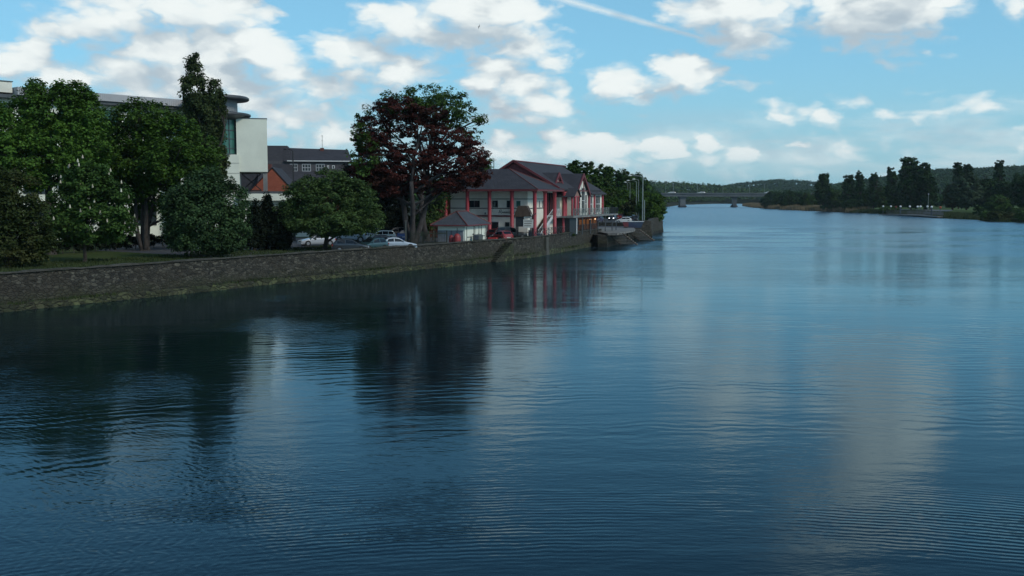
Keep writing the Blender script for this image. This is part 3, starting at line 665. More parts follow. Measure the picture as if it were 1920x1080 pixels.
# balcony
MB().box(-1.59,1.7,13.9,43.5,2.78,3.03).build('balcony_floor',M['conc'],pub)
railing(None,(1.62,14.3,3.03),(1.62,36.8,3.03),1.1,cross=True,sp=.5,posts=1.7,t=.03).build('balcony_railing',M['galv'],pub)
railing(None,(1.62,37,3.03),(1.62,43.4,3.03),1.1,sp=.25).build('balcony_railing',M['black'],pub)
railing(None,(-1.5,43.4,3.03),(1.6,43.4,3.03),1.1,sp=.25).build('balcony_railing',M['black'],pub)
for y in (20,25,30,35,40,43): MB().tube([(1.45,y,0),(1.45,y,2.8)],.09,8).build('balcony_post',M['darkm'],pub)
MB().tube([(1.75,15.6,0.3),(1.75,15.6,2.7)],.09,8).build('drain_pipe',M['frame'],pub)
MB().box(-1.55,1.0,14.3,19.0,0,2.7).build('store_room',M['black'],pub)
# ground floor: timber front with warm lit windows
MB().box(-1.85,-.4,19.3,36.5,0,2.77).build('timber_front',M['brick'],pub)
for i in range(7): window(pub,20.0+i*2.3,.5,1.7,1.9,-.4,'x','lit','timber',nx=2,ft=.14)
for y in (31.0,34.2): MB().lathe([(.02,0),(.11,.02),(.13,.16),(.02,.26)],8,(-.15,y,2.1)).build('wall_lamp',M['litspot'],pub)
# dark glazed void, doors and windows on the side wall
MB().box(-1.58,-1.5,9.6,13.6,3.2,6.6).build('glazed_screen',M['glass'],pub)
r=MB(); 
for y in (9.6,10.9,12.2,13.4): r.box(-1.5,-1.4,y,y+.12,3.2,6.6)
r.build('mullion',M['redd'],pub)
for (a,z,w_,h_) in ((4.3,4.35,.45,1.15),(6.9,4.35,.45,1.15),(8.4,4.35,.5,1.15)): window(pub,a,z,w_,h_,-1.6,'x')
for (a,w_) in ((7.2,1.1),(11.2,1.0)):
    d_=MB().box(-1.6,-1.53,a,a+w_,.05,2.25).build('door',M['frame'],pub); MB().box(-1.53,-1.50,a+w_*.8,a+w_*.9,1.0,1.15).build('handle',M['darkm'],d_)
# front wall windows, bands, door, lettering
for x in (-10.6,-9.75,-6.95,-4.75): window(pub,x,4.45,.85,1.0,1.6,'y',fr='darkm')
window(pub,-3.35,4.5,.75,.95,1.6,'y',glass='gglass'); window(pub,-5.0,1.2,.7,1.15,1.6,'y',fr='darkm')
bd=MB()
for z in (4.28,5.62): bd.box(-13.5,-1.6,1.52,1.598,z,z+.10); bd.box(-1.598,-1.52,1.6,9.5,z,z+.10)
bd.build('band',M['black'],pub); MB().box(-13.5,-1.6,1.50,1.598,3.12,3.34).build('red_band',M['redd'],pub)
d_=MB().box(-7.3,-6.0,1.54,1.598,0,2.35).build('door',M['glass'],pub); 
f=MB(); f.box(-7.42,-7.3,1.5,1.598,0,2.45); f.box(-6.0,-5.88,1.5,1.598,0,2.45); f.box(-7.3,-6.0,1.5,1.598,2.35,2.45); f.build('door_frame',M['frame'],pub)
lt=MB(); x=-5.95
lt.tube([(x,1.55,3.62),(x+.14,1.55,4.1),(x+.42,1.55,4.12),(x+.36,1.55,3.86),(x+.1,1.55,3.84),(x+.45,1.55,3.6)],.04,5)
for i in range(8):
    xx=x+.55+i*.26; hgt=.22 if i not in (6,) else .4
    lt.tube([(xx,1.55,3.64),(xx+.05,1.55,3.64+hgt),(xx+.15,1.55,3.64+hgt*.9),(xx+.11,1.55,3.64),(xx+.22,1.55,3.70)],.03,5)
lt.build('script_lettering',M['ink'],pub)
MB().box(-8.1,-7.95,1.45,1.598,3.45,3.72).build('wall_lamp',M['darkm'],pub)
# columns
def column(x,y,r=.27):
    c=MB().lathe([(r*1.25,0),(r*1.25,.25),(r,.3),(r,E-.5),(r*1.25,E-.42),(r*1.3,E-.29)],14,(x,y,0)).build('column',M['redp'],pub,True); return c
for x,y in ((0,0),(-3.4,0),(-6.8,0),(-10.2,0),(-13.6,0),(-14.4,0),(0,4.84),(0,9.67),(0,14.5),(0,15.35)): column(x,y)
# outside stair rising along the side wall
s_=MB()
for i in range(16): s_.box(-1.5,-.35,2.6+i*.42,3.05+i*.42,.0+.185*i,.185*(i+1))
s_.build('stair_flight',M['timber'],pub)
for x in (-.3,): MB().prism([(x,2.4,0),(x,3.0,0),(x,9.9,2.95),(x,9.3,3.2),(x,2.4,.35)],(.07,0,0)).build('stringer',M['frame'],pub)
r=MB(); r.bar((-.26,2.5,1.2),(-.26,9.6,4.15),.06,.07)
for i in range(12): r.bar((-.26,2.6+i*.62,.35+i*.262),(-.26,2.6+i*.62,1.22+i*.262),.03,.03)
r.build('handrail',M['frame'],pub)
MB().box(-1.55,-.2,9.9,13.88,2.85,3.03).build('landing',M['conc'],pub)
railing(None,(-.25,9.9,3.03),(-.25,13.8,3.03),1.1,cross=True,sp=.9,posts=1.3).build('landing_railing',M['frame'],pub)
# ------------------------------------------------------------------ railings along the wall top
def wall_rail(pxa,pxb,label,m,cross,h=1.1):
    a=s_at(pxa);c=s_at(pxb); root=thing('railing',label,'railing'); n=max(1,int((c-a)/5)); mb=MB()
    for i in range(n):
        P=[]
        for s in (a+(c-a)*i/n,a+(c-a)*(i+1)/n): (x,y),(tx,ty)=wall_pt(s); P.append((x-ty*.25,y+tx*.25,2.66))
        r=railing(None,*P,h,cross=cross,sp=.22 if not cross else .8,posts=1.6); mb.add(r.v,r.f)
    mb.build('bars',M[m],root)
wall_rail(1003,1062,'dark crisscross railing on the river wall between the red columns','black',True)
wall_rail(1074,1121,'black upright railing on the river wall under the balcony','black',False)
# roofed timber sign stand
p=D(983,446,139.5); p.z=GZ
t=thing('sign_shelter','brown roofed timber stand with dark cabin and pale sign boards before the pub','sign stand',p,R(-8))
for x,y in ((-1,-.8),(1,-.8),(-1,.8),(1,.8)): MB().box(x-.08,x+.08,y-.08,y+.08,0,3.4).build('leg',M['black'],t)
MB().box(-1,-.05,-.78,.78,1.9,3.3).build('cabin',M['black'],t)
r=MB(); r.prism([(-1.35,-1.05,3.25),(-.75,-1.05,4.75),(.45,-1.05,4.75),(1.15,-1.05,3.3)],(0,2.1,0)); r.build('roof',M['timber'],t)
MB().bar((1.1,-.9,3.2),(1.75,-.9,3.75),.1,.1).build('bracket',M['black'],t)
for (x0,x1,z0,z1) in ((.1,1.15,3.0,3.65),(-.02,1.35,1.75,2.9)):
    s=MB().box(x0,x1,-.95,-.87,z0,z1).build('sign_board',M['sign'],t); l=MB()
    for k in range(3 if z1<3 else 2): zz=z1-.22-k*.32; l.box(x0+.12,x1-.12-.1*k,-.957,-.951,zz-.05,zz+.03)
    l.build('lettering',M['ink'],s)
r=MB(); 
for z in (.5,1.1): r.box(-1,1,-.83,-.77,z,z+.07)
for k in range(5): r.box(-.7+k*.35,-.66+k*.35,-.82,-.78,.1,1.15)
r.build('bars',M['black'],t)
# ------------------------------------------------------------------ shed
p=D(872,456.5,127); t=thing('shed','small white shed with a slate hipped roof and black framed door panels','shed',(p.x,127,GZ),PR)
MB().box(-3.7,0,0,7.4,0,2.42).build('wall',M['white'],t)
MB().box(-3.72,-.25,-.06,0-.004,0,1.75).build('grey_front',mat('shed front grey',(.24,.25,.27),(.18,.19,.21),.9,2),t)  # thin grey sheet over the lower part of the white front
A=[(-4.5,-.6,2.42),(.55,-.6,2.42),(.55,8,2.42),(-4.5,8,2.42),(-1.97,2.0,4.1),(-1.97,5.4,4.1)]
MB().add(A,[(0,1,4),(1,2,5,4),(2,3,5),(3,0,4,5),(3,2,1,0)]).build('roof',M['slate2'],t)
r=MB(); r.tube([A[1],A[4]],.1,6); r.tube([A[0],A[4]],.1,6); r.tube([A[4],A[5]],.1,6); r.tube([A[2],A[5]],.1,6); r.build('ridge_tiles',M['ridge'],t)
r=MB(); r.box(-4.5,.55,-.66,-.6,2.3,2.44); r.box(.55,.61,-.6,8,2.3,2.44); r.build('fascia',M['redd'],t)
for (a,w_) in ((.5,2.5),(3.3,1.5),(5.6,1.5)):
    f=MB(); 
    for (q0,q1,z0,z1) in ((a,a+.07,.05,2.3),(a+w_-.07,a+w_,.05,2.3),(a+.07,a+w_-.07,.05,.12),(a+.07,a+w_-.07,2.23,2.3),(a+.07,a+w_-.07,.85,.92)): f.box(.003,.05,q0,q1,z0,z1)
    d_=f.build('door',M['black'],t); MB().box(.05,.08,a+w_*.82,a+w_*.88,1.1,1.3).build('handle',M['darkm'],d_)
# things by the shed
p=D(857,455,125.2); t=thing('post_box','red round topped cabinet with a dark pole at the shed front','cabinet',(p.x,125.4,GZ))
MB().lathe([(.42,0),(.45,.1),(.45,.95),(.38,1.2),(.22,1.38),(.05,1.44)],14).build('body',M['binr'],t,True); MB().tube([(0,.3,0),(0,.3,2.1)],.05,6).build('pole',M['black'],t)
t2=copy_tree(t); t2.location=(p.x-.75,126.0,GZ); t2.scale=(.7,.7,.85); t2['label']='smaller dark red cabinet half hidden beside the red one at the shed'
def wheelie(px,Y,m,label):
    p=D(px,450,Y); t=thing('wheelie_bin',label,'bin',(p.x,Y,GZ),R(20),'bins by the shed')
    MB().prism([(-.26,-.26,.12),(.26,-.26,.12),(.3,-.34,1.0),(-.3,-.34,1.0)],(0,.6,0)).build('body',m,t); MB().prism([(-.32,-.38,1.0),(.32,-.38,1.0),(.32,.34,1.12),(-.32,.34,1.12)],(0,0,.06)).build('lid',m,t)
    for s in (-1,1): MB().tube([(s*.22,.34,.12),(s*.3,.34,.12)],.12,10).build('wheel',M['tyre'],t)
wheelie(892,128.5,M['bin'],'dark blue wheelie bin by the white shed doors'); wheelie(900,129.6,mat('grey green plastic',(.12,.14,.13)),'grey wheelie bin to the right of the blue one')
p=D(924,441,131); t=thing('crate','bright red plastic crate on the ground left of the red car','crate',(p.x,131,GZ),R(-15))
MB().box(-.55,.55,-.35,.35,0,.1).box(-.55,.55,-.35,-.30,.1,.72).box(-.55,.55,.30,.35,.1,.72).box(-.55,-.5,-.30,.30,.1,.72).box(.5,.55,-.30,.30,.1,.72).build('body',mat('bright red plastic',(.55,.04,.03),(.45,.03,.03),.4),t)
MB().box(-.3,.3,-.37,-.352,.3,.5).build('label_patch',M['sign'],t)
# board fence
a=D(770,460,121);c=D(838,458,124.5); t=thing('board_fence','dark green vertical board fence beside the shed','fence'); mb=MB()
a=Vector((a.x,a.y,GZ));c=Vector((c.x,c.y,GZ)); L=(c-a).length;u=(c-a)/L; n=int(L/.16)
for i in range(n):
    if i>n*.83 and i%2: continue
    h_=1.78+random.uniform(-.03,.03); mb.bar(a+u*(i+.5)*L/n+Vector((0,0,.05)),a+u*(i+.5)*L/n+Vector((0,0,h_)),.135,.03)
mb.build('boards',M['wood'],t)
for i in range(4): q=a+u*L*i/3+Vector((0,.09,0)); MB().bar(q,q+Vector((0,0,1.85)),.1,.1).build('post',M['wood'],t)
MB().bar(a+Vector((0,.05,1.5)),c+Vector((0,.05,1.5)),.04,.1).bar(a+Vector((0,.05,.4)),c+Vector((0,.05,.4)),.04,.1).build('rail',M['wood'],t)
p=D(761,428,127); tag(MB().tube([(p.x,127,GZ),(p.x,127,GZ+2.9)],.11,8).box(p.x-.16,p.x+.16,126.84,127.16,GZ+2.9,GZ+3.0).build('marker_post',mat('tan post',(.35,.27,.2),(.3,.24,.18))),'pale tan post standing at the foot of the beech trunk','post')
# ------------------------------------------------------------------ white civic building
cv=thing('white_building','large white modern building with a round glazed corner tower behind the trees','building')
def fp(s,off=0): return Vector((-50.2+.672*s+.74*off,155+.740*s-.672*off,0))        # along the oblique facade
mb=MB()
def fbox(mb,s0,s1,o0,o1,z0,z1): mb.prism([(*fp(s0,o0)[:2],z0),(*fp(s1,o0)[:2],z0),(*fp(s1,o1)[:2],z0),(*fp(s0,o1)[:2],z0)],(0,0,z1-z0))
fbox(mb,-60,6,-25,0,GZ-.1,21.2); mb.build('wall',M['white'],cv)
mb=MB(); fbox(mb,-24.4,5,-23,1.6,21.7,22.72); mb.build('roof_parapet',M['panel'],cv)
mb=MB()
for i in range(96): fbox(mb,-24.2+i*.3,-24.14+i*.3,1.6,1.64,21.69,22.68)
mb.build('parapet_ribs',M['panel'],cv)
mb=MB(); fbox(mb,-60,4.5,-24,1.3,21.22,21.68); mb.build('soffit',M['darkm'],cv)
mb=MB(); fbox(mb,-60,-24.6,-24,.4,21.99,23.4); mb.build('roof_block',M['cream'],cv); mb=MB(); fbox(mb,-60,-24.5,-24.1,.5,23.4,23.52); mb.build('roof_capping',M['darkm'],cv)
for fl,(z0,z1) in enumerate(((4.0,6.6),(8.6,11.2),(13.0,15.6),(17.4,20.6))):
    for i in range(7):
        s0=-34+i*5.2; g_=MB(); fbox(g_,s0,s0+3.6,.02,.10,z0,z1); w_=g_.build('window',M['darkm'],cv); g2=MB()
        for k in range(3): fbox(g2,s0+.1+k*1.17,s0+1.13+k*1.17,.10,.12,z0+.1,z1-.1)
        g2.build('pane',M['gglass' if fl==3 else 'glass'],w_)
TC=D(404,200,152); tc_=(TC.x,TC.y+.5,0)
def zof(y,Y): return D(960,y,Y).z
MB().lathe([(4.55,zof(188.5,152)),(4.75,zof(186.5,152)),(4.75,zof(183,152)),(4.5,zof(181,152))],40,tc_).build('upper_disc',M['darkm'],cv,True)
MB().lathe([(3.0,zof(213,152)),(3.0,zof(187,152))],32,tc_).build('louvre_drum',M['panel'],cv)
mb=MB()
for k in range(14): z=zof(212-k*1.8,152); mb.lathe([(3.0,z),(3.05,z+.02),(3.05,z+.05),(3.0,z+.07)],32,tc_)
mb.build('louvres',M['darkm'],cv)
MB().lathe([(3.3,zof(225,152)),(4.75,zof(219,152)),(4.95,zof(217,152)),(4.95,zof(214,152)),(4.6,zof(212.5,152))],40,tc_).build('lower_disc',M['darkm'],cv,True)
MB().lathe([(2.95,zof(290,152)),(2.95,zof(222,152))],28,tc_).build('glass_drum',M['gglass'],cv)
mb=MB()
for k in range(16): a=2*PI*k/16+.1; mb.tube([(tc_[0]+3.0*math.cos(a),tc_[1]+3.0*math.sin(a),zof(290,152)),(tc_[0]+3.0*math.cos(a),tc_[1]+3.0*math.sin(a),zof(222,152))],.07,5)
for y in (245,261,279,289.5): mb.lathe([(2.95,zof(y,152)-.06),(3.04,zof(y,152)-.06),(3.04,zof(y,152)+.06),(2.95,zof(y,152)+.06)],28,tc_)
mb.build('mullion',M['darkm'],cv)
# box on the right and its lower storeys
BX=D(443,250,151.2); bd_=Vector((.97,.243,0)); bn=Vector((.243,-.97,0))
def bbox(mb,s0,s1,o0,o1,z0,z1):
    q=[Vector((BX.x,BX.y,z0))+bd_*s-bn*o for s,o in ((s0,o0),(s1,o0),(s1,o1),(s0,o1))]; mb.prism(q,(0,0,z1-z0))
zt,zb=zof(222.5,151.5),zof(322,151.5)
mb=MB(); bbox(mb,0,4.42,0,9,zb,zt); mb.build('projecting_box',M['white'],cv)
mb=MB(); bbox(mb,-.04,4.47,-.05,9.05,zt,zt+.12); mb.build('box_capping',M['darkm'],cv)
mb=MB(); bbox(mb,-8,.35,-.25,10,GZ-.1,zof(290,151.5)); mb.build('lower_wall',M['white'],cv)
mb=MB(); bbox(mb,-8,.35,-.3,-.255,zof(306,151),zof(306,151)+.03); bbox(mb,-8,.35,-.3,-.255,zof(325,151),zof(325,151)+.03); mb.build('joint_line',M['darkm'],cv)
mb=MB(); bbox(mb,3.72,4.36,.3,.9,zof(358,151),zb); mb.build('terrace_column',M['conc'],cv)
mb=MB(); bbox(mb,.36,11,-1.6,8,zof(376,149.5),zof(363,149.5)); mb.build('terrace_slab',M['white'],cv)
mb=MB(); bbox(mb,.36,11,-1.3,7.5,zof(363,149.5)+.002,zof(358.5,149.5)); mb.build('terrace_kerb',M['darkm'],cv)
mb=MB(); bbox(mb,.36,10.6,-.6,7.6,GZ-.1,zof(376,149.5)-.002); mb.build('recessed_wall',M['cream'],cv)
mb=MB()
q=lambda s,y: Vector((BX.x,BX.y,zof(y,156)))+bd_*s-bn*6
for (a,c) in (((.6,326),(3.4,356)),((3.4,326),(.6,356)),((.5,325),(3.5,325)),((.5,357),(3.5,357))): mb.bar(q(*a),q(*c),.16,.16)
mb.build('bracing',M['black'],cv)
for i in range(3):
    g_=MB(); bbox(g_,1.2+i*3,3.2+i*3,-.65,-.605,3.2,6.2); g_.build('window',M['glass'],cv)
# ------------------------------------------------------------------ slate roofed block behind
o=D(598,320,212); sb=thing('slate_roofed_building','long dark slate roofed building with white dormer windows beyond the car park','building',(o.x,212,GZ),R(9))
def lx(px): return (px-598)*212/F*1.01
def lz(y,Y=212): return zof(y,Y)-GZ
MB().box(lx(490),lx(652),0,12,0,lz(302)).build('wall',mat('dark rendered wall',(.075,.07,.075),(.055,.05,.055)),sb)
rf=MB(); rf.add([(lx(535),-.5,lz(303)),(lx(659),-.5,lz(303)),(lx(659),12.5,lz(303)),(lx(535),12.5,lz(303)),(lx(535),6,lz(279)+.45),(lx(651.5),6,lz(279)+.1)],[(0,1,5,4),(1,2,5),(2,3,4,5),(3,0,4),(3,2,1,0)]); rf.build('roof',M['slate'],sb)
MB().box(lx(425),lx(489),-1,9,0,lz(322)).build('wing',M['slate'],sb)
MB().add([(lx(488),-1.2,lz(335)),(lx(556),-1.2,lz(335)),(lx(541),1.5,lz(273)),(lx(494),1.5,lz(273)),(lx(488),9,lz(335)),(lx(556),9,lz(335)),(lx(541),8,lz(273)),(lx(494),8,lz(273))],[(0,1,2,3),(1,5,6,2),(5,4,7,6),(4,0,3,7),(3,2,6,7),(0,4,5,1)]).build('mansard_roof',M['slate'],sb)
MB().box(lx(541),lx(657),-.62,-.5,lz(303),lz(301.3)).build('gutter',M['frame'],sb)
MB().prism([(lx(490),-.5,lz(321)),(lx(656),-.5,lz(322)),(lx(656),-5,lz(352)),(lx(490),-5,lz(352))],(0,.0,-.3)).build('lower_roof',M['slate'],sb)
MB().box(lx(492),lx(652),-4.4,-.1,0,lz(353)).build('wall',M['brick2'],sb)
for (x0,x1) in ((545.5,559.5),(567.5,583.5),(592.5,608.5)): window(sb,lx(x0),lz(321.5),lx(x1)-lx(x0),lz(307.5)-lz(321.5),-.02,'y',nx=3,nz=2,ft=.13,glass='glass',fr='panel')
for (x0,x1) in ((613,616.5),(622,627)): window(sb,lx(x0),lz(316),lx(x1)-lx(x0),lz(310)-lz(316),-.02,'y',ft=.12)
ch=MB().box(lx(599.5),lx(606.5),5,6.4,lz(285),lz(275)).build('chimney',M['brick2'],sb)
MB().tube([(lx(603.5),5.6,lz(276)),(lx(603.5),5.6,lz(250))],.05,5).bar((lx(601),5.6,lz(252)),(lx(606),5.6,lz(252)),.06).bar((lx(602),5.6,lz(261)),(lx(605),5.6,lz(261)),.06).build('aerial',M['galv'],ch)
# red gabled house
o=D(511,340,186); t=thing('red_gable_house','orange red brick gable end house between the white building and the trees','building',(o.x,186,GZ),R(4))
k=186/F; A_=[(-41*k,0,0),(37*k,0,0),(37*k,0,lz(358,186)),(0,0,lz(316,186)),(-41*k,0,lz(358,186))]
MB().prism(A_,(0,11,0)).build('wall',M['brick'],t)
r=MB(); 
for s,e in ((-1,-42),(1,38)): r.prism([(0,-.15,lz(314.5,186)),(e*k*1.02,-.15,lz(358.5,186)),(e*k*1.02,-.15,lz(357,186)),(0,-.15,lz(312.8,186))],(0,11.3,0))
r.build('roof',M['slate'],t); MB().box(-11*k,-5*k,2,3,lz(330,186),lz(307,186)).build('chimney',M['brick2'],t)
# small house with chimney seen between the crowns, and brick house behind the bush
o=D(694,340,232); t=thing('small_house','small grey slate roof with a red chimney between the hawthorn and the beech','building',(o.x,232,GZ))
k=232/F; z0=zof(350,232)-GZ; z1=zof(324,232)-GZ
MB().box(-16*k,16*k,0,7,0,z0).build('wall',M['cream'],t); MB().add([(-18*k,-.4,z0),(18*k,-.4,z0),(18*k,7.4,z0),(-18*k,7.4,z0),(-7*k,3.5,z1),(7*k,3.5,z1)],[(0,1,5,4),(1,2,5),(2,3,4,5),(3,0,4),(3,2,1,0)]).build('roof',M['slate2'],t)
MB().box(-5*k,-1*k,3,3.9,z1-1,z1+.9).build('chimney',M['brick'],t)
o=D(826,400,163); t=thing('brick_house','orange brick house partly hidden behind the beech and the pub','building',(o.x,163,GZ),R(-10)); k=163/F
zw=zof(357,163)-GZ; MB().box(-11*k,14*k,0,8,0,zw).build('wall',M['brick'],t); MB().prism([(-13*k,-.4,zw),(16*k,-.4,zw),(1*k,-.4,zof(342,163)-GZ)],(0,8.8,0)).build('roof',M['slate'],t)
for z in (3.0,6.1): window(t,-7*k,z,5*k,1.3,-.01,'y')
# mast behind the pub
p=D(926,318,170); z=zof(296,170); t=thing('aerial_mast','thin mast with a crossbar rising behind the pub roof','mast',(p.x,170,GZ))
MB().tube([(0,0,0),(0,0,z-GZ)],.07,6).build('pole',M['galv'],t); MB().bar((-.42,0,zof(300,170)-GZ),(.42,0,zof(300,170)-GZ),.08).build('crossbar',M['galv'],t)
# ------------------------------------------------------------------ street lamps
def lamp(px,ytop,Y,label,arm=1.2,m='galv',r=.085,z0=GZ,grp='street lamps along the riverside road',double=False):
    p=D(px,ytop,Y); h_=p.z-z0; t=thing('street_lamp',label,'street lamp',(p.x,Y,z0),0,grp); r*=.9
    MB().tube([(0,0,0),(0,0,1.2),(0,0,1.25),(0,0,h_-.2)],[r*1.5,r*1.5,r,r*.7],8).build('pole',M[m],t)
    MB().tube([(0,0,h_-.25),(-arm*.3,0,h_),(-arm,0,h_+.08)],[r*.7,r*.6,r*.5],6).build('arm',M[m],t)
    hd=MB().lathe([(.03,-.05),(.2,0),(.16,.12),(.03,.18)],10).build('lamp_head',M['lampw' if m!='black' else 'black'],t,True)
    hd.scale=(2.0,1,1); hd.location=(-arm-.25,0,h_+.02)
    return t
lamp(1122,339,250,'grey street lamp between the pub and the wooded bank')
lamp(1181.5,342,282,'farthest grey street lamp above the parked cars',1.1)
lamp(1193.5,339,256,'grey street lamp with a long arm beyond the tall pole',1.9)
lamp(1197.5,336.5,236,'grey street lamp just left of the tall pole',.9)
lamp(1177,343,300,'small grey street lamp furthest along the road',1.5)
lamp(1205.5,330,207,'tallest pale pole lamp standing on the pier wall',2.4,r=.15,z0=GZ)
lamp(549,281,137,'tall dark street lamp in front of the slate roofed building',.7,'black',.13,grp=None)
p=D(1208.5,372,206); tag(MB().tube([(p.x,206,GZ),(p.x,206,GZ+5.4)],.09,6).build('post',M['galv']),'thin shorter post beside the tall pole on the pier','post')
# ------------------------------------------------------------------ bridge
br=thing('road_bridge','long low concrete road bridge crossing the river in the distance','bridge',(0,950,0))
k=950/F; z=lambda y: D(960,y,950).z
MB().box(20,330,-6,6,z(368.5),z(364.6)).build('girder',M['bconc'],br)
MB().box(20,330,-6.6,6.6,z(364.5),z(363.4)).build('deck',M['darkm'],br)
MB().box(20,330,-6.9,-6.6,z(363.5),z(361.6)).build('parapet',M['bconc'],br)
X=(1278-960)*k; MB().prism([(X-2.8,-4,-1),(X+2.8,-4,-1),(X+2.4,-4,z(376)),(X+3.6,-4,z(368.5)-.01),(X-3.6,-4,z(368.5)-.01),(X-2.4,-4,z(376))],(0,8,0)).build('pier',M['bconc'],br)
MB().box(X-3.2,X+3.2,-6,6,-1,1.2).build('pier_foot',M['black'],br)
X=(1375-960)*k; MB().prism([(X-1.6,-3,-1),(X+1.6,-3,-1),(X+1.6,-3,z(372)),(X+3.4,-3,z(368.5)-.01),(X-3.4,-3,z(368.5)-.01),(X-1.6,-3,z(372))],(0,6,0)).build('pier',M['darkm'],br)
MB().lathe([(3.6,-1),(3.4,1.2),(2.4,1.9)],12,(X,0,0)).build('pier_foot',M['black'],br)
X=(1462-960)*k; MB().box(X-2,X+2,-5,5,0,z(368.5)).build('pier',M['bconc'],br)
for i,px in enumerate((1248,1262,1307,1355,1405,1433)):
    X=(px-960)*k; t=thing('street_lamp','faint thin lamp column on the distant bridge','street lamp',(X,953,z(363.5)),0,'lamp columns on the bridge')
    MB().tube([(0,0,0),(0,0,9)],.16,5).build('pole',M['galv'],t); MB().bar((0,0,9),(-1.6,0,9.3),.2).build('arm',M['galv'],t)
# ------------------------------------------------------------------ jetty and globe lamps on the right bank
pts=[(1650,401.5),(1690,402),(1720,403.3),(1758,406)]
jt=thing('jetty','low pale edged jetty along the right bank below the globe lamps','jetty')
W=[G(x,y,.75) for x,y in pts]; mb=MB()
for a,c in zip(W,W[1:]): mb.prism([a,c,c+Vector((6,5,0)),a+Vector((6,5,0))],(0,0,-.35))
mb.build('deck',M['conc'],jt); mb=MB()
for a,c in zip(W,W[1:]): mb.bar(a+Vector((0,-.06,-.1)),c+Vector((0,-.06,-.1)),.1,.3)
mb.build('edge_board',M['paving'],jt)
mb=MB()
for a,c in zip(W,W[1:]):
    for i in range(6): q=a+(c-a)*i/6; mb.tube([(q.x,q.y+.4,-1),(q.x,q.y+.4,.42)],.18,6)
mb.build('pile',M['black'],jt)
mb=MB()
for a,c in zip(W,W[1:]):
    r=railing(None,a+Vector((4,4,0)),c+Vector((4,4,0)),1.6,sp=.5,posts=3,t=.08); mb.add(r.v,r.f)
mb.build('railing',M['darkm'],jt)
terr=[G(1660,397,1.2),G(1762,399,1.2)]
t=tag(MB().prism([terr[0],terr[1],terr[1]+Vector((12,14,1.2)),terr[0]+Vector((12,14,1.2))],(0,0,-.3)).build('slipway',mat('blue grey paving',(.12,.135,.15),(.09,.10,.11))),'blue grey sloping paved slipway behind the jetty','slipway')
GL=[(1656,387,0),(1670.5,387,2),(1688.5,387.2,0),(1706,387.2,2),(1720.6,387.5,1),(1726,387.4,5),(1739,387.2,3),(1747,388,0)]
lab=['leftmost white globe lamp of the row by the jetty','second globe lamp from the left by the jetty','third globe lamp from the left, on a thick dark post','fourth globe lamp from the left by the jetty',
 'left one of the two close globe lamps by the jetty','right one of the two close globe lamps by the jetty','second globe lamp from the right end of the jetty','rightmost globe lamp on a thick dark post in the water']
for (x,y,dd),l_ in zip(GL,lab):
    Y=np.interp(x,[1650,1760],[505,415])+dd; p=D(x,y,Y); zb_=0.1
    t=thing('globe_lamp',l_,'globe lamp',(p.x,Y,zb_),0,'globe lamps by the jetty'); thick='thick' in l_
    MB().tube([(0,0,-.5),(0,0,p.z-zb_-.3)],.32 if thick else .12,8).build('post',mat('blue grey post',(.05,.07,.09)) if thick else M['darkm'],t)
    MB().lathe([(.05,-.42),(.3,-.33),(.46,-.12),(.48,.08),(.36,.32),(.05,.46)],12,(0,0,p.z-zb_)).build('globe',M['lampw'],t,True)
p=D(1763,389,425); t=thing('lifebuoy_post','orange lifebuoy housing on a post right of the globe lamps','lifebuoy',(p.x,425,1.0))
MB().tube([(0,0,0),(0,0,p.z-1)],.12,6).build('post',M['darkm'],t); MB().lathe([(.1,-.5),(.5,-.3),(.55,.2),(.1,.5)],10,(0,0,p.z-1)).build('housing',mat('orange plastic',(.45,.10,.05),(.38,.08,.04),.5),t)
p=D(1680,388,500); t=thing('lifebuoy_post','dull red lifebuoy housing between the second and third globe lamps','lifebuoy',(p.x,500,1.0))
MB().tube([(0,0,0),(0,0,p.z-1)],.12,6).build('post',M['darkm'],t); MB().lathe([(.1,-.5),(.5,-.3),(.55,.2),(.1,.5)],10,(0,0,p.z-1)).build('housing',mat('dull red plastic',(.22,.05,.03),(.18,.04,.03),.5),t)
# park path and kiosk pieces far right
a=G(1745,379,4.2); 
for (x,y,Y,l_) in ((1741,364,470,'faint park lamp left of the pale tree'),(1771,362,520,'faint park lamp under the hill right of the tall trees')):
    p=D(x,y,Y); t=thing('park_lamp',l_,'lamp',(p.x,Y,3)); MB().tube([(0,0,0),(0,0,p.z-3)],.1,6).build('pole',M['galv'],t); MB().lathe([(.05,-.3),(.35,-.1),(.3,.2),(.05,.35)],8,(0,0,p.z-3)).build('lantern',M['panel'],t)
# people on the grass by the pale tree (tiny in the photo) are too unclear to name; white van edge at frame right
# ------------------------------------------------------------------ trees of the left bank
def candles(root,cl):
    top=cl[(cl[:,6]>-.25)&(cl[:,5]<.35)]; idx=rng.choice(len(top),70); mb=MB()
    for i in idx:
        c=top[i]; d=np.array(c[4:7]); p=c[:3]+d*c[3]*.75
        mb.lathe([(.02,0),(.085,.06),(.06,.22),(.015,.36)],5,p)
    mb.build('blossom',M['flower'],root)
tree('tree','tallest broad dark green tree at the far left in front of the white building',95,470,104,
 [(100,205,62,48),(40,240,60,50),(150,235,48,48),(90,290,90,65),(30,300,60,60,-3),(160,300,50,60),(65,178,30,28),(135,182,34,28),(-25,260,60,75),(165,210,26,36)],
 'leaf_a',trunk=.5,per=44,size=.21,dens=.85,nbr=60,fork=.3)
tree('tree','olive brown bushy tree hanging low at the left edge over the wall',15,500,84,
 [(20,372,55,50),(-30,400,60,70),(55,420,38,55),(15,455,70,45),(75,460,26,42,1),(-10,350,50,38)],'leaf_b',trunk=.3,per=46,size=.17,dens=1.2,nbr=40,fork=.2,flat=.6)
